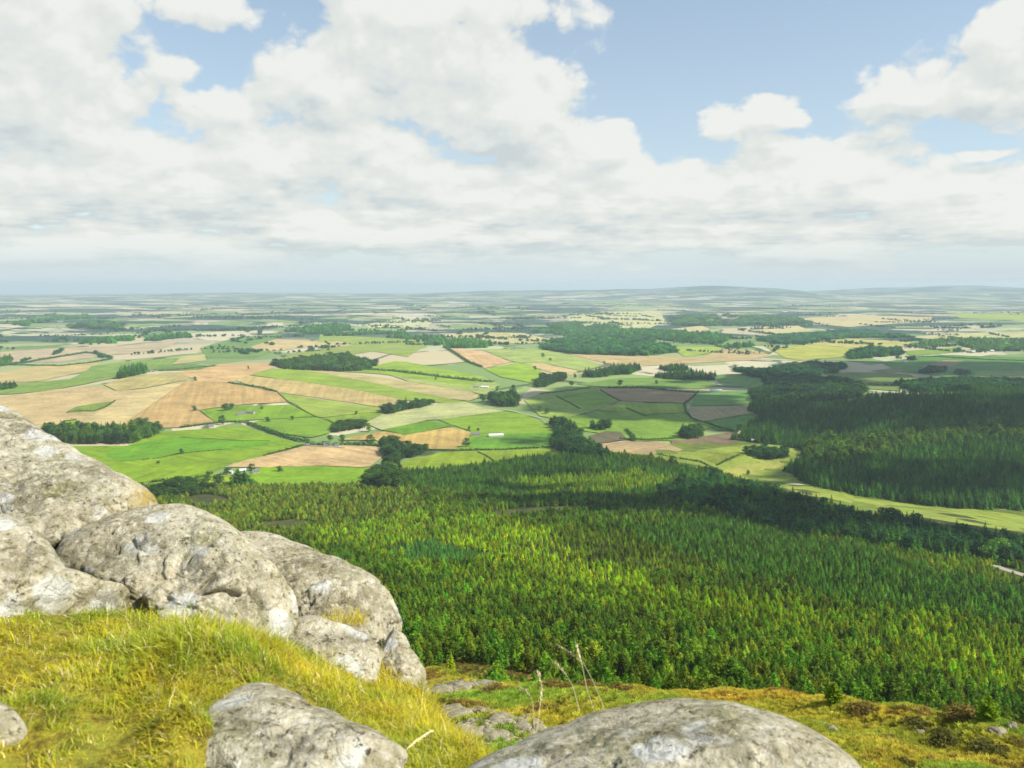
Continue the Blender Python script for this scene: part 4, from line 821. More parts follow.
# ------------------------------------------------------------------ boulders: outline sighted in the photo, built as a solid of real depth where it stands
def boulder(outline, d0, lean, thick, label, seed, amp=.05, crust=None, stain_shade=(), yaw=0.0, nphi=320, npsi=150, ctr=None):
    """outline: photo points; d0: distance of the middle; lean: metres further per metre up (screen slope); thick: half depth"""
    ol = np.array(outline, float); c = np.array(ctr if ctr else ol.mean(0)); mpp = d0/F
    ang = np.arctan2(ol[:, 1]-c[1], ol[:, 0]-c[0]); o = np.argsort(ang); ol, ang = ol[o], ang[o]; rad = np.hypot(*(ol-c).T)
    ph = np.linspace(-PI, PI, nphi, endpoint=False); xx = np.concatenate([ang-2*PI, ang, ang+2*PI]); rr = np.tile(rad, 3); R = np.interp(ph, xx, rr)
    k = np.array([.25, .5, .25]); R = np.convolve(np.pad(R, 1, mode='wrap'), k, mode='valid')
    ps = np.linspace(0, PI, npsi+2)[1:-1]; S, PH = np.meshgrid(ps, ph, indexing='ij'); RR = np.broadcast_to(R, S.shape)
    rho = np.sin(S)**.75; dep = np.cos(S)
    u = c[0]+np.cos(PH)*RR*rho; v = c[1]+np.sin(PH)*RR*rho
    dist = d0+(c[1]-v)*mpp*lean+(u-c[0])*mpp*yaw-thick*np.sign(dep)*np.abs(dep)**.8*1.0
    P = ray(u, v)*dist[..., None]
    poles = [ray(c[0], c[1])*(d0-thick), ray(c[0], c[1])*(d0+thick)]
    V = np.concatenate([P.reshape(-1, 3), np.array(poles)]); n = nphi; q = np.arange(npsi*n).reshape(npsi, n); qn = np.roll(q, -1, axis=1)
    Fc = [tuple(f) for f in np.stack([q[:-1].ravel(), q[1:].ravel(), qn[1:].ravel(), qn[:-1].ravel()], 1)]
    a, b = npsi*n, npsi*n+1
    Fc += [(a, q[0, i], qn[0, i]) for i in range(n)]+[(b, qn[-1, i], q[-1, i]) for i in range(n)]
    cen = V.mean(0); dv = V-cen; dn = dv/(np.linalg.norm(dv, axis=1)[:, None]+1e-9)
    rb = np.random.default_rng(int(seed*100)); view = -cen/np.linalg.norm(cen)
    for _ in range(22):         # weathered flats
        nn = rb.normal(size=3); nn /= np.linalg.norm(nn); nn = nn*.85+view*1.1+np.array([0, 0, .25]); nn /= np.linalg.norm(nn); pr = (V-cen)@nn; ov = pr-pr.max()*rb.uniform(.55, .92); V = V-nn*(np.maximum(ov, 0)*.85)[:, None]
    dv = V-cen; dn = dv/(np.linalg.norm(dv, axis=1)[:, None]+1e-9)
    cr1 = np.exp(-(gnoise(V*1.35+seed*4+.25*gnoise(V*6+seed)[:, None])/.028)**2)*np.clip(gnoise(V*.9+seed*5)*3+.7, 0, 1)
    nz = -1.15*cr1+fbm(V*1.6+seed, 3)*1.0+.75*fbm(V*4.2+seed*2, 3)+.5*np.minimum(0, fbm(V*2.3+seed*3, 2, ridged=True)-.15)+.9*np.minimum(.08, fbm(V*9+seed*1.7, 3)-.02)+.28*fbm(V*21+seed, 3)
    edge = np.concatenate([np.repeat(1-.75*np.sin(ps)**6, n), [1, 1]])
    V = V+dn*(nz*amp*edge)[:, None]
    org = cen.copy(); ob = mesh_obj('boulder', V-org, Fc, M_ROCK, smooth=True); ob.location = org
    bm = bmesh.new(); bm.from_mesh(ob.data); bmesh.ops.recalc_face_normals(bm, faces=bm.faces[:]); bm.to_mesh(ob.data); bm.free()
    at = ob.data.attributes.new('crust', 'FLOAT', 'POINT'); cv = np.zeros(len(V))
    if crust:
        uu, vv = project(V); cv = np.clip(1.2-np.hypot((uu-crust[0])/crust[2], (vv-crust[1])/crust[3]), 0, 1)
    at.data.foreach_set('value', cv.astype(np.float32))
    am = ob.data.attributes.new('stain_shade', 'FLOAT', 'POINT'); mv = np.zeros(len(V)); uu, vv = project(V)
    for (mx, my, ra, rb2) in stain_shade: mv = np.maximum(mv, np.clip(1.3-np.hypot((uu-mx)/ra, (vv-my)/rb2), 0, 1))
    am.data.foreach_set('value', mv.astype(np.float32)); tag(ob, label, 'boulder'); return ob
BOULDERS = [
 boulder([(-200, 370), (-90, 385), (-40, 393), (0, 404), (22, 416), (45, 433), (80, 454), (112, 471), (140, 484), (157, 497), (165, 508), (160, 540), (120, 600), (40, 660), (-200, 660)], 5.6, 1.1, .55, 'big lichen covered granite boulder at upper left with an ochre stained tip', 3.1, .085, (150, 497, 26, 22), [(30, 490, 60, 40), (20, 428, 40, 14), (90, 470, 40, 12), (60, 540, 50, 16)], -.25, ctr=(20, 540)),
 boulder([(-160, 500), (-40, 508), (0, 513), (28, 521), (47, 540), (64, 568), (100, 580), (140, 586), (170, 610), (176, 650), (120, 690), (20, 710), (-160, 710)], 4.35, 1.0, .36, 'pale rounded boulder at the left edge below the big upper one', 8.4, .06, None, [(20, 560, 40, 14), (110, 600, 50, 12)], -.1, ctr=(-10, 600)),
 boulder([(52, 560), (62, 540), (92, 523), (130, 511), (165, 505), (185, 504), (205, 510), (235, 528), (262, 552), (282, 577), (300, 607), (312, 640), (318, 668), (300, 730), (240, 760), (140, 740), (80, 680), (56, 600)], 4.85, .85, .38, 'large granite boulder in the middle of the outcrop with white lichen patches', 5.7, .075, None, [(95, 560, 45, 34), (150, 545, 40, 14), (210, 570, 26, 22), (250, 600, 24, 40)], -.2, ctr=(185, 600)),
 boulder([(225, 545), (236, 532), (262, 531), (292, 541), (322, 553), (350, 565), (380, 581), (393, 598), (398, 610), (406, 630), (409, 650), (406, 668), (392, 690), (330, 715), (280, 690), (240, 620)], 5.5, 1.0, .5, 'rounded granite boulder at the right end of the outcrop with a dark hollow', 11.3, .075, None, [(275, 580, 36, 22), (350, 606, 44, 20), (395, 630, 12, 34), (300, 562, 40, 8)], -.3, ctr=(320, 620)),  # dark patches round the hollow paint the shade under its overhang
 boulder([(255, 640), (270, 625), (300, 617), (332, 621), (356, 631), (376, 642), (386, 656), (384, 672), (360, 700), (300, 705), (262, 680)], 4.75, .9, .27, 'smooth small boulder tucked under the hollow of the right end boulder', 2.2, .035, None, [(350, 640, 40, 8)], -.2),
 boulder([(384, 645), (394, 628), (404, 634), (411, 650), (420, 663), (425, 680), (428, 702), (424, 730), (396, 735), (384, 690)], 5.0, .8, .24, 'low knobbly rock at the outer right foot of the outcrop', 6.9, .035, None, (), -.2),
 boulder([(186, 748), (194, 718), (220, 698), (244, 685), (262, 682), (288, 690), (314, 706), (350, 721), (388, 738), (412, 755), (428, 785), (400, 830), (310, 850), (230, 830), (196, 785)], 2.88, 1.6, .2, 'pale rock rising from the grass at the bottom left of centre', 9.1, .04, None, [(230, 720, 30, 14), (300, 745, 40, 14)], -.1, ctr=(290, 765)),
 boulder([(-60, 706), (-10, 702), (8, 706), (20, 718), (27, 730), (20, 744), (0, 752), (-60, 760)], 2.97, 1.2, .16, 'small grey stone in the grass at the bottom left corner', 4.4, .02),
 boulder([(430, 800), (470, 766), (518, 743), (568, 723), (618, 707), (658, 700), (708, 700), (758, 709), (800, 723), (834, 743), (858, 764), (884, 800), (900, 900), (840, 1080), (520, 1080), (430, 900)], 2.75, 1.2, .5, 'long grey boulder with white lichen blotches at the bottom right of centre', 7.7, .035, None, [(690, 735, 60, 12), (620, 730, 40, 12), (760, 755, 40, 10), (560, 750, 40, 10)], 0, ctr=(660, 830)),
]

# scree and slabs on the shoulder below
def small_rock(px, py, wp, hp, label, seed):
    P = unproject([px], [py], t0=20)[0]; m = np.linalg.norm(P)/F; v, f = ico(4); q = v*(1+.55*fbm(v*1.1+seed, 3)+.14*fbm(v*4+seed, 3))[:, None]
    q = q*np.array([wp*m*.5, wp*m*.42, hp*m*.9]); o = mesh_obj('rock', q, f, M_SCREE, smooth=True); o.location = P; at = o.data.attributes.new('crust', 'FLOAT', 'POINT'); tag(o, label, 'rock'); return o
for i, (px, py, wp, hp, lb) in enumerate([(442, 693, 24, 7, 'dark sided block at the left end of the grey scree beside the outcrop'), (462, 688, 26, 5, 'flat grey slab in the middle of the upper scree strip'), (488, 687, 28, 4, 'thin pale slab at the right end of the upper scree strip'),
 (455, 717, 34, 9, 'broad pale slab lying on the lower rocky patch beside the grass'), (478, 716, 22, 8, 'grey block right of the broad slab on the lower rocky patch'), (500, 722, 30, 6, 'long low grey rock on the lower rocky patch'), (466, 735, 30, 8, 'cracked grey rock under the broad slab near the grass edge'),
 (520, 728, 20, 6, 'grey stone behind the base of the dry stalks'), (494, 738, 26, 8, 'brown tinged rock low on the rocky patch near the long boulder'), (538, 731, 18, 6, 'stone touching the left slope of the long boulder outline'),
 (832, 733, 12, 7, 'pale stone just right of the long boulder'), (822, 727, 8, 4, 'small pale stone behind the right shoulder of the long boulder'), (997, 733, 16, 5, 'pale stones showing in the heath at far right'), (1012, 729, 9, 6, 'pale grey stone near the right edge of the brow'), (920, 733, 8, 3, 'small white stone beside a heather hollow at right')]):
    small_rock(px, py, wp, hp, lb, i*3.7)
def scree():
    iv, jf = ico(1); V = []; Fc = []; off = 0
    for (x0, x1, y0, y1, n) in ((428, 505, 681, 692, 700), (432, 545, 708, 745, 900)):
        px, py = RNG.uniform(x0, x1, n), RNG.uniform(y0, y1, n)
        for a, P in zip(px, unproject(px, py, t0=20)):
            s = np.linalg.norm(P)/F*RNG.uniform(.6, 3.2); q = iv*(1+.4*gnoise(iv*1.3+a))[:, None]*np.array([s*1.4, s, s*.55])*RNG.uniform(.7, 1.3, 3)+P; V.append(q); Fc.append(jf+off); off += len(q)
    o = mesh_obj('scree', np.concatenate(V), np.concatenate(Fc), M_SCREE); o.data.attributes.new('crust', 'FLOAT', 'POINT'); tag(o, 'grey broken scree spilling below the right end of the outcrop', None, None, 'stuff')
scree()

# ------------------------------------------------------------------ heath on the shoulder
HEATH = bpy.data.collections.new('heath_shapes')
def tuft_shape(rng, n, flat, w):
    V = []; Fc = []
    for _ in range(n):
        a = rng.uniform(0, 2*PI); lean = rng.uniform(.1, 1.1); L = rng.uniform(.5, 1); r0 = .55*math.sqrt(rng.random()); b = np.array([r0*math.cos(a), r0*math.sin(a), 0]); a2 = a+rng.normal()*.7
        d = np.array([math.cos(a2)*math.sin(lean), math.sin(a2)*math.sin(lean), math.cos(lean)*flat]); s = np.array([-math.sin(a2), math.cos(a2), 0])*w*rng.uniform(.6, 1.4); i = len(V)
        m = b+d*L*.55; V += [b-s, b+s, m+s*.8, m-s*.8, b+d*L-np.array([0, 0, .12*L])]; Fc += [(i, i+1, i+2, i+3), (i+3, i+2, i+4)]
    return np.array(V), Fc
def sprig_shape(rng, n):
    V = []; Fc = []
    for _ in range(n):
        d = rng.normal(size=3); d /= np.linalg.norm(d); d[2] = abs(d[2]); q = d*np.array([1, 1, .62])*rng.uniform(.55, 1.05)*(1+.25*math.sin(5*math.atan2(d[1], d[0])+4*d[2])); e = rng.normal(size=(3, 3))*.075; i = len(V); V += [q+e[0], q+e[1], q+e[2]]; Fc.append((i, i+1, i+2))
    return np.array(V), Fc
for k in range(3):
    v, f = tuft_shape(rg, 90, .8, .05); HEATH.objects.link(mesh_obj('t%d' % k, v, f, M_TUFT, link=False))
for k in range(3):
    v, f = sprig_shape(rg, 420); HEATH.objects.link(mesh_obj('u%d' % k, v, f, M_HEATHER, link=False))
NG_HEATH = scatter_group(HEATH)
def heath():
    n = 42000; r = np.sqrt(RNG.uniform(28**2, 128**2, n)); a = RNG.uniform(-.62, .62, n); X, Y = r*np.sin(a), r*np.cos(a); P = np.column_stack([X, Y, height(X, Y)]); u, v = project(P)
    k = (u > 415) & (u < 1045) & (v < 800); rock = pip(u, v, [(428, 684), (470, 680), (505, 684), (500, 691), (430, 694)]) | pip(u, v, [(434, 712), (500, 708), (545, 722), (545, 745), (434, 748)])
    nz = fbm(np.column_stack([X*.09, Y*.09, 0*X]), 3); k &= ~(rock & (RNG.random(n) < .8)); P, r, nz, u = P[k], r[k], nz[k], u[k]; n = len(P)
    far = sstep(r, 82, 100); he = (nz+.2*far-.05+.12*RNG.normal(size=n) > .40); s = RNG.uniform(.35, .75, n)*np.where(he, 1.0, 1.0)
    tn = np.where(he[:, None], np.array([[1.1, 1., 1.]])*RNG.lognormal(0, .25, (n, 1)), np.column_stack([1+.6*np.clip(nz+far*.4, -.5, .6), 1+.1*nz, 1+0*nz])*RNG.lognormal(0, .2, (n, 1)))
    green = (fbm(np.column_stack([X[k]*.05, Y[k]*.05, 0*r+4]), 2) > .05) & ~he; tn[green] *= np.array([.68, .92, .9])
    scatter('heath_grass', P, np.column_stack([s, s, s*np.where(he, .9, .8)]), np.where(he, RNG.integers(3, 6, n), RNG.integers(0, 3, n)), tn, 'yellow green moor grass and low heath covering the brow', NG_HEATH, tilt=.12)
def gap_scrub():
    n = 9000; r = RNG.uniform(128, 330, n); a = RNG.uniform(-.16, .12, n); X, Y = r*np.sin(a), r*np.cos(a); nz = fbm(np.column_stack([X*.06, Y*.06, 0*X]), 3); s = RNG.uniform(.5, 1.2, n)
    tn = np.column_stack([.62+.3*nz, .62+.2*nz, .7+0*nz])*RNG.lognormal(0, .2, (n, 1)); scatter('rough_grass', np.column_stack([X, Y, height(X, Y)]), np.column_stack([s, s, s*.8]), RNG.integers(0, 6, n), tn, 'dull olive rough grass between the scree and the first trees', NG_HEATH, tilt=.12)
gap_scrub()
heath()
HB = [(866, 714, 26, 11, 'rust brown heather clump on the brow right of the long boulder'), (918, 727, 22, 9, 'dark heather mound with a shadowed hollow on the brow'), (968, 720, 32, 12, 'broad red brown heather clump topping the brow at right'), (950, 745, 26, 11, 'dark olive heather mound in the middle of the right heath'),
 (945, 735, 16, 6, 'small brown heather clump above the dark olive mound'), (990, 752, 26, 9, 'dark rounded heather mound near the bottom right corner'), (893, 741, 14, 5, 'low brown heather patch in the green part of the right heath'), (905, 766, 16, 8, 'dark tuft at the bottom edge of the right heath'),
 (1018, 744, 14, 5, 'small brown heather clump at the right edge of the heath'), (862, 703, 16, 8, 'pale grey green bush on the skyline of the brow'), (555, 690, 30, 8, 'rusty heather band behind the dry grass stalks'), (590, 690, 26, 8, 'rusty heather clump where the tall stalk crosses the brow'),
 (498, 693, 26, 7, 'brown heather behind the right end of the upper scree'), (620, 692, 24, 7, 'reddish heather clump on the brow left of the long boulder top'), (443, 706, 18, 8, 'dark heather tuft under the upper scree beside the outcrop'), (545, 712, 26, 6, 'brown green heather cushion beyond the dry stalks')]
hsrc = None
for i, (px, py, wp, hp, lb) in enumerate(HB):
    P = unproject([px], [py], t0=20)[0]; m = np.linalg.norm(P)/F; root = empty('heather_bush', P, i*1.3); root.scale = (wp*m*.55, wp*m*.55, hp*m*.95)
    if hsrc is None:
        v, f = sprig_shape(rg, 1700); c = mesh_obj('foliage', v, f, M_HEATHER, root); tv, tf = [], []
        for k in range(7):
            a = k*.9; v2, f2 = tube([(0, 0, -.1), (.3*math.cos(a), .3*math.sin(a), .2), (.62*math.cos(a), .62*math.sin(a), .42)], [.03, .022, .01], 5); tf += [tuple(q+len(tv)*0+sum(len(z) for z in tv) for q in ff) for ff in f2]; tv.append(v2)
        s = mesh_obj('stems', np.concatenate(tv), tf, M_BARK, root); hsrc = (c, s)
    else:
        c, s = [q.copy() for q in hsrc]
        for q in (c, s): COL.objects.link(q); q.parent = root
    c['tint'] = [1.0, 1.5, 1.4] if 'pale' in lb else ([.6, .8, .7] if 'dark' in lb else [.95, .95, .9]); tag(root, lb, 'heather')

# ------------------------------------------------------------------ hilltop grass
def grass():
    n = 530000; X = RNG.uniform(-4.2, 1.3, n); Y = RNG.uniform(1.7, 6.2, n); e = poly_dist(X, Y, PLAT); k = e < .10; X, Y = X[k], Y[k]; Z = near_ground(X, Y); P = np.column_stack([X, Y, Z]); u, v = project(P)
    k = (u > -160) & (u < 1000) & (v < 1000)
    for b in BOULDERS[6:9]:
        co = np.empty(len(b.data.vertices)*3); b.data.vertices.foreach_get('co', co); co = co.reshape(-1, 3)+np.array(b.location); c = co.mean(0); ex = (co.max(0)-co.min(0))/2
        k &= np.hypot((X-c[0])/ex[0], (Y-c[1])/ex[1]) > .55
    P = np.concatenate([P[k], ray(RNG.uniform(324, 366, 260), 621+RNG.normal(size=260)*3)*RNG.uniform(4.84, 4.95, (260, 1))]); u, v = project(P); n = len(P); X, Y = P[:, 0], P[:, 1]
    clump = fbm(np.column_stack([X*3.2, Y*3.2, 0*X]), 3); cl2 = fbm(np.column_stack([X*8, Y*8, 0*X+3]), 2); keep = clump+.6*cl2+.25*RNG.normal(size=n) > -.68; P, u, v, clump, cl2, X, Y = [q[keep] for q in (P, u, v, clump, cl2, X, Y)]; n = len(P)
    dome = np.exp(-((u-205)/95)**2-((v-650)/48)**2); right = sstep(u, 290, 350)
    L = (.034+.056*dome+.03*right)*RNG.lognormal(0, .3, n)*np.clip(1+.9*clump+.5*cl2, .35, 2.2)
    az = RNG.uniform(0, 2*PI, n); tuft = 2*PI*gnoise(np.column_stack([X*2.4, Y*2.4, 0*X+7])); az = np.where(RNG.random(n) < .55, tuft+PI+RNG.normal(size=n)*.8, az); lean = np.abs(RNG.normal(.7, .4, n))
    lean = np.where(dome > .4, lean*.75, lean)
    d = np.column_stack([np.cos(az)*np.sin(lean), np.sin(az)*np.sin(lean), np.cos(lean)]); s = np.column_stack([-np.sin(az+RNG.normal(size=n)), np.cos(az), 0*az]); s /= np.linalg.norm(s, axis=1)[:, None]; w = (.0009+.0008*RNG.random(n))[:, None]
    b0 = P-np.array([0, 0, .012]); m1 = b0+d*(L*.5)[:, None]; d2 = d*np.array([1.5, 1.5, .55]); m2 = m1+d2*(L*.35)[:, None]; t = m2+d2*np.array([1, 1, -.1])*(L*.25)[:, None]
    V = np.stack([b0-s*w, b0+s*w, m1+s*w*.9, m1-s*w*.9, m2+s*w*.6, m2-s*w*.6, t], 1).reshape(-1, 3); i = np.arange(n)*7
    quads = np.concatenate([np.stack([i, i+1, i+2, i+3], 1), np.stack([i+3, i+2, i+4, i+5], 1)]); tris = np.stack([i+5, i+4, i+6], 1)
    me = bpy.data.meshes.new('hilltop_grass'); me.vertices.add(len(V)); me.vertices.foreach_set('co', V.astype(np.float32).ravel()); lp = np.concatenate([quads.ravel(), tris.ravel()]).astype(np.int32)
    me.loops.add(len(lp)); me.loops.foreach_set('vertex_index', lp); me.polygons.add(len(quads)+len(tris)); me.polygons.foreach_set('loop_start', np.concatenate([np.arange(len(quads))*4, len(quads)*4+np.arange(len(tris))*3]).astype(np.int32)); me.update(calc_edges=True)
    gold, olive, green, straw = np.array([.56, .46, .03]), np.array([.45, .45, .03]), np.array([.27, .36, .03]), np.array([.76, .63, .32])
    g = np.clip(.36+1.3*fbm(np.column_stack([X*1.9, Y*1.9, 0*X+2]), 3)+.7*cl2+.3*dome+.12*RNG.normal(size=n), 0, 1)[:, None]; c = np.where(g < .5, gold+(olive-gold)*g*2, olive+(green-olive)*(g-.5)*2)
    c = np.where((RNG.random(n) < .07+.1*np.clip(cl2, 0, 1))[:, None], straw, c)*RNG.lognormal(0, .26, (n, 1))
    a = me.attributes.new('hue', 'FLOAT_COLOR', 'POINT'); a.data.foreach_set('color', np.repeat(np.concatenate([c, np.ones((n, 1))], 1), 7, axis=0).astype(np.float32).ravel()); me.materials.append(M_GRASS)
    o = bpy.data.objects.new('hilltop_grass', me); COL.objects.link(o); tag(o, 'golden green hilltop grass growing between the boulders', None, None, 'stuff'); print('blades', n)
grass()

# dry stalks
def stalk(pts, d, label, head, w=.0011):
    P = np.array([ray(x, y)*(d+.05*i) for i, (x, y) in enumerate(pts)]); k = 14; t = np.linspace(0, len(P)-1, k*2); Q = np.stack([np.interp(t, np.arange(len(P)), P[:, j]) for j in range(3)], 1)
    for _ in range(3): Q[1:-1] = (Q[:-2]+2*Q[1:-1]+Q[2:])/4
    root = empty('grass_stalk', Q[0]); v, f = tube(Q-Q[0], np.linspace(w, w*.5, len(Q)), 6); mesh_obj('stem', v, f, M_STRAW, root, True); V = []; Fc = []; m = int(len(Q)*(1-head))
    for i in range(m, len(Q)):
        for _ in range(6):
            q = Q[i]-Q[0]+RNG.normal(size=3)*.002; dr = (Q[-1]-Q[m]); dr = dr/np.linalg.norm(dr)+RNG.normal(size=3)*.22; L = RNG.uniform(.010, .018); s = np.cross(dr, RNG.normal(size=3)); s /= np.linalg.norm(s); j = len(V)
            V += [q, q+dr*L*.5+s*.0019, q+dr*L, q+dr*L*.5-s*.0019]; Fc.append((j, j+1, j+2, j+3))
    mesh_obj('seed_head', np.array(V), Fc, M_STRAW, root); tag(root, label, 'grass stalk')
stalk([(612, 735), (604, 708), (594, 683), (584, 664), (574, 655), (558, 645)], 3.3, 'tallest dry grass stalk arching left above the long boulder', .42)
stalk([(596, 716), (587, 690), (582, 664), (576, 645)], 3.35, 'thin dry stalk crossing just behind the tallest one', .3)
stalk([(580, 712), (573, 686), (564, 671), (554, 663)], 3.3, 'short curved dry stalk left of the tallest one', .4)
stalk([(535, 752), (534, 722), (533, 702), (528, 692), (518, 687)], 3.25, 'dry stalk bowing to the left at the left slope of the long boulder', .35)
stalk([(534, 752), (538, 722), (541, 700), (542, 686), (537, 673)], 3.25, 'upright dry stalk with a thick seed head beside the bowed one', .55)
stalk([(396, 760), (412, 744), (422, 737), (432, 731)], 3.25, 'pale dry stalk lying slantwise in the grass right of the pale rock', .7, .004)

# ------------------------------------------------------------------ air
bx, fx = box(-48000, 48000, -47000, 47500, -760, 60); hz = mesh_obj('haze', bx, fx, bpy.data.materials.new('haze_air')); hm = hz.data.materials[0]; hm.use_nodes = True; t = NT(hm.node_tree); hm.node_tree.nodes.clear()
out = t.add('ShaderNodeOutputMaterial'); pv = t.add('ShaderNodeVolumePrincipled'); pv.inputs['Color'].default_value = (.77, .93, 1.0, 1); pv.inputs['Density'].default_value = 4.7e-5; pv.inputs['Anisotropy'].default_value = .1
t.l.new(pv.outputs[0], out.inputs['Volume']); tag(hz, 'pale blue summer haze over the plain', None, None, 'stuff')

# ------------------------------------------------------------------ sky
def build_world():
    w = bpy.data.worlds.new('World'); SC.world = w; w.use_nodes = True; t = NT(w.node_tree); w.node_tree.nodes.clear()
    sky = t.add('ShaderNodeTexSky', sky_type='NISHITA'); sky.sun_disc = False; sky.sun_elevation = SUN_EL; sky.sun_rotation = SUN_AZ; sky.altitude = 500; sky.air_density = 1.0; sky.dust_density = .6; sky.ozone_density = 1.0
    D = t.v('NORMALIZE', t.add('ShaderNodeTexCoord').outputs['Generated'])
    # cloud field as a node group on (azimuth, elevation)
    g = bpy.data.node_groups.new('cloud_field', 'ShaderNodeTree'); g.interface.new_socket('P', in_out='INPUT', socket_type='NodeSocketVector'); g.interface.new_socket('D', in_out='OUTPUT', socket_type='NodeSocketFloat')
    q = NT(g); gi = q.add('NodeGroupInput'); go = q.add('NodeGroupOutput'); P = gi.outputs[0]
    sep = q.add('ShaderNodeSeparateXYZ'); q.l.new(P, sep.inputs[0]); el_ = q.m('MAXIMUM', sep.outputs[1], -.03)
    wp = q.v('SCALE', q.v('SUBTRACT', q.noise(P, 8, 4, .55, out='Color'), (.5, .5, .5)), .07); Pw = q.v('ADD', P, wp); acc = None
    def az_el(px, py):
        d = ray(px, py); return math.atan2(d[0], d[1]), math.asin(d[2])
    for (px, py, ax, ay, wt) in BLOBS:
        a, e = az_el(px, py); v = q.v('MULTIPLY', q.v('SUBTRACT', Pw, (a, e, 0)), (F/ax, F/ay, 0)); d = q.m('SUBTRACT', wt, q.v('LENGTH', v, out=1))
        acc = d if acc is None else q.m('SMOOTH_MAX', acc, d, .3)
    # layers flatten towards the horizon
    cc = q.add('ShaderNodeCombineXYZ'); q.l.new(sep.outputs[0], cc.inputs[0]); q.l.new(q.m('MULTIPLY', q.m('LOGARITHM', q.m('ADD', el_, .07), 2.71828), .42), cc.inputs[1]); L = cc.outputs[0]
    Lw = q.v('ADD', L, q.v('SCALE', q.v('SUBTRACT', q.noise(L, 22, 3, .6, out='Color'), (.5, .5, .5)), .035))
    n1 = q.noise(L, 6, 5, .55, .2)
    bil = q.m('SUBTRACT', .42, q.voro(Lw, 11)); b2 = q.m('SUBTRACT', .42, q.voro(Lw, 27)); b3 = q.m('SUBTRACT', .42, q.voro(Lw, 64)); n4 = q.noise(Lw, 90, 5, .65)
    den = q.m('ADD', acc, q.m('MULTIPLY', q.m('SUBTRACT', n1, .5), 1.5))
    for bb, am in ((bil, .55), (b2, .34), (b3, .17)): den = q.m('ADD', den, q.m('MULTIPLY', bb, am))
    den = q.m('ADD', den, q.m('MULTIPLY', q.m('SUBTRACT', n4, .5), .22))
    st = q.add('ShaderNodeMapping'); st.inputs['Scale'].default_value = (6, 46, 1); q.l.new(P, st.inputs[0]); n3 = q.noise(st.outputs[0], 1, 6, .6)
    low = q.ss(sep.outputs[1], .15, .04); den = q.m('ADD', den, q.m('MULTIPLY', q.m('MULTIPLY', q.m('SUBTRACT', n3, .48), low), 2.6))
    q.l.new(den, go.inputs[0])
    s3 = t.add('ShaderNodeSeparateXYZ'); t.l.new(D, s3.inputs[0]); az = t.m('ARCTAN2', s3.outputs[0], s3.outputs[1]); el = t.m('ARCSINE', s3.outputs[2]); cb = t.add('ShaderNodeCombineXYZ'); t.l.new(az, cb.inputs[0]); t.l.new(el, cb.inputs[1]); C = cb.outputs[0]
    def field(v):
        n = t.add('ShaderNodeGroup', node_tree=g); t.l.new(v, n.inputs[0]); return n.outputs[0]
    d0 = field(C); d1 = field(t.v('ADD', C, (.007, .014, 0))); d2 = field(t.v('ADD', C, (.012, .045, 0)))
    alpha = t.ss(d0, -.02, .26)
    lit = t.m('ADD', .60, t.m('ADD', t.m('MULTIPLY', t.m('SUBTRACT', d0, d1), .95), t.m('MULTIPLY', t.m('SUBTRACT', d0, d2), .42)), clamp=True)
    lit = t.m('SUBTRACT', lit, t.m('MULTIPLY', t.ss(d0, .5, 1.6), .12), clamp=True)
    ccol = t.ramp(lit, [(.0, (.63, .69, .70)), (.35, (.75, .795, .78)), (.62, (.82, .845, .80)), (.95, (.91, .92, .88))])
    ccol = t.v('SCALE', ccol, CLOUD_GAIN)
    skyc = t.v('MULTIPLY', sky.outputs[0], (SKY_STR*.98, SKY_STR*1.06, SKY_STR*1.06))
    veil = t.m('ADD', t.ss(el, .45, .0, .28, .62), t.ss(el, .07, .01, .0, .38)); skyc = t.mix(veil, skyc, tuple(v*CLOUD_GAIN for v in (.69, .785, .815)))
    alpha = t.m('MULTIPLY', alpha, t.ss(el, .012, .06, .25, 1.0)); alpha = t.m('MULTIPLY', alpha, .96)
    col = t.mix(alpha, skyc, ccol)
    bg = t.add('ShaderNodeBackground'); t.put(bg.inputs[0], col); bg.inputs[1].default_value = 1.0; o = t.add('ShaderNodeOutputWorld'); t.l.new(bg.outputs[0], o.inputs[0])
    w.cycles.sampling_method = 'MANUAL'; w.cycles.sample_map_resolution = 512
CLOUD_GAIN, SKY_STR = .66, .105
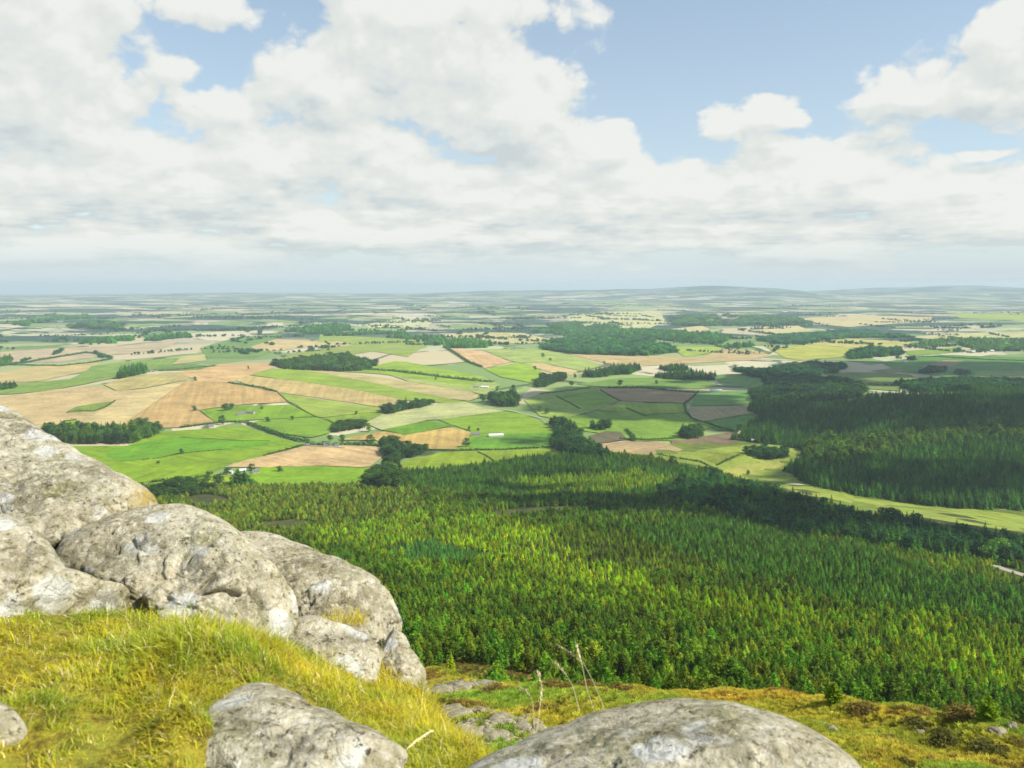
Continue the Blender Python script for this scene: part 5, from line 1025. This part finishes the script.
BLOBS = [(20, 90, 105, 100, 1.0), (-60, 20, 150, 120, 1.0), (215, 2, 60, 22, .95), (175, 62, 60, 34, .72), (100, 140, 90, 34, .9), (365, 175, 120, 44, 1.05), (250, 120, 70, 34, .9), (400, 55, 130, 75, 1.0), (330, 90, 85, 48, 1), (520, 110, 105, 75, 1.05), (430, 10, 150, 40, 1), (600, 150, 60, 40, 1), (725, 122, 42, 24, 1), (775, 116, 34, 20, 1),
         (700, 190, 120, 45, 1.1), (800, 190, 150, 44, 1.15), (900, 205, 140, 42, 1.15), (1010, 220, 130, 34, 1.1), (560, 205, 260, 50, 1.1), (250, 175, 150, 55, 1.05), (80, 190, 180, 50, 1.1), (-80, 200, 150, 60, 1), (420, 235, 500, 30, 1.05), (900, 100, 62, 26, 1.0), (985, 88, 80, 38, 1.05), (1010, 40, 45, 60, 1), (1080, 60, 100, 80, 1), (985, 160, 36, 9, .95), (800, 245, 300, 22, .9), (150, 250, 260, 22, .95),
         (300, -120, 400, 60, 1), (900, -180, 300, 70, 1), (-600, 100, 300, 120, 1), (1500, 120, 250, 90, 1)]
build_world()
sd = bpy.data.lights.new('sun', 'SUN'); sd.energy = 4.8; sd.angle = math.radians(.53); sd.color = (1, .94, .82); so = bpy.data.objects.new('sun', sd); COL.objects.link(so); so.rotation_euler = Vector(-SUN_DIR).to_track_quat('-Z', 'Y').to_euler()

# ------------------------------------------------------------------ camera and render settings
cd = bpy.data.cameras.new('camera'); cam = bpy.data.objects.new('camera', cd); COL.objects.link(cam); SC.camera = cam
cd.sensor_width = 36; cd.lens = 36*F/W; cd.clip_start = .05; cd.clip_end = 120000; cam.rotation_euler = (PI/2-PITCH, 0, 0)
cd.dof.use_dof = True; cd.dof.focus_distance = 120; cd.dof.aperture_fstop = 5.0
SC.view_settings.view_transform = 'Standard'; SC.view_settings.look = 'None'; SC.view_settings.exposure = 0.55; SC.view_settings.gamma = 1
cy = SC.cycles; cy.max_bounces = 4; cy.diffuse_bounces = 2; cy.glossy_bounces = 1; cy.transmission_bounces = 2; cy.volume_bounces = 0; cy.transparent_max_bounces = 24
cy.use_denoising = True; cy.denoiser = 'OPENIMAGEDENOISE'; cy.use_adaptive_sampling = True; cy.adaptive_threshold = .02; cy.sample_clamp_indirect = 4
SC.render.use_persistent_data = False
print('trees', len(FP), 'objects', len(SC.objects))
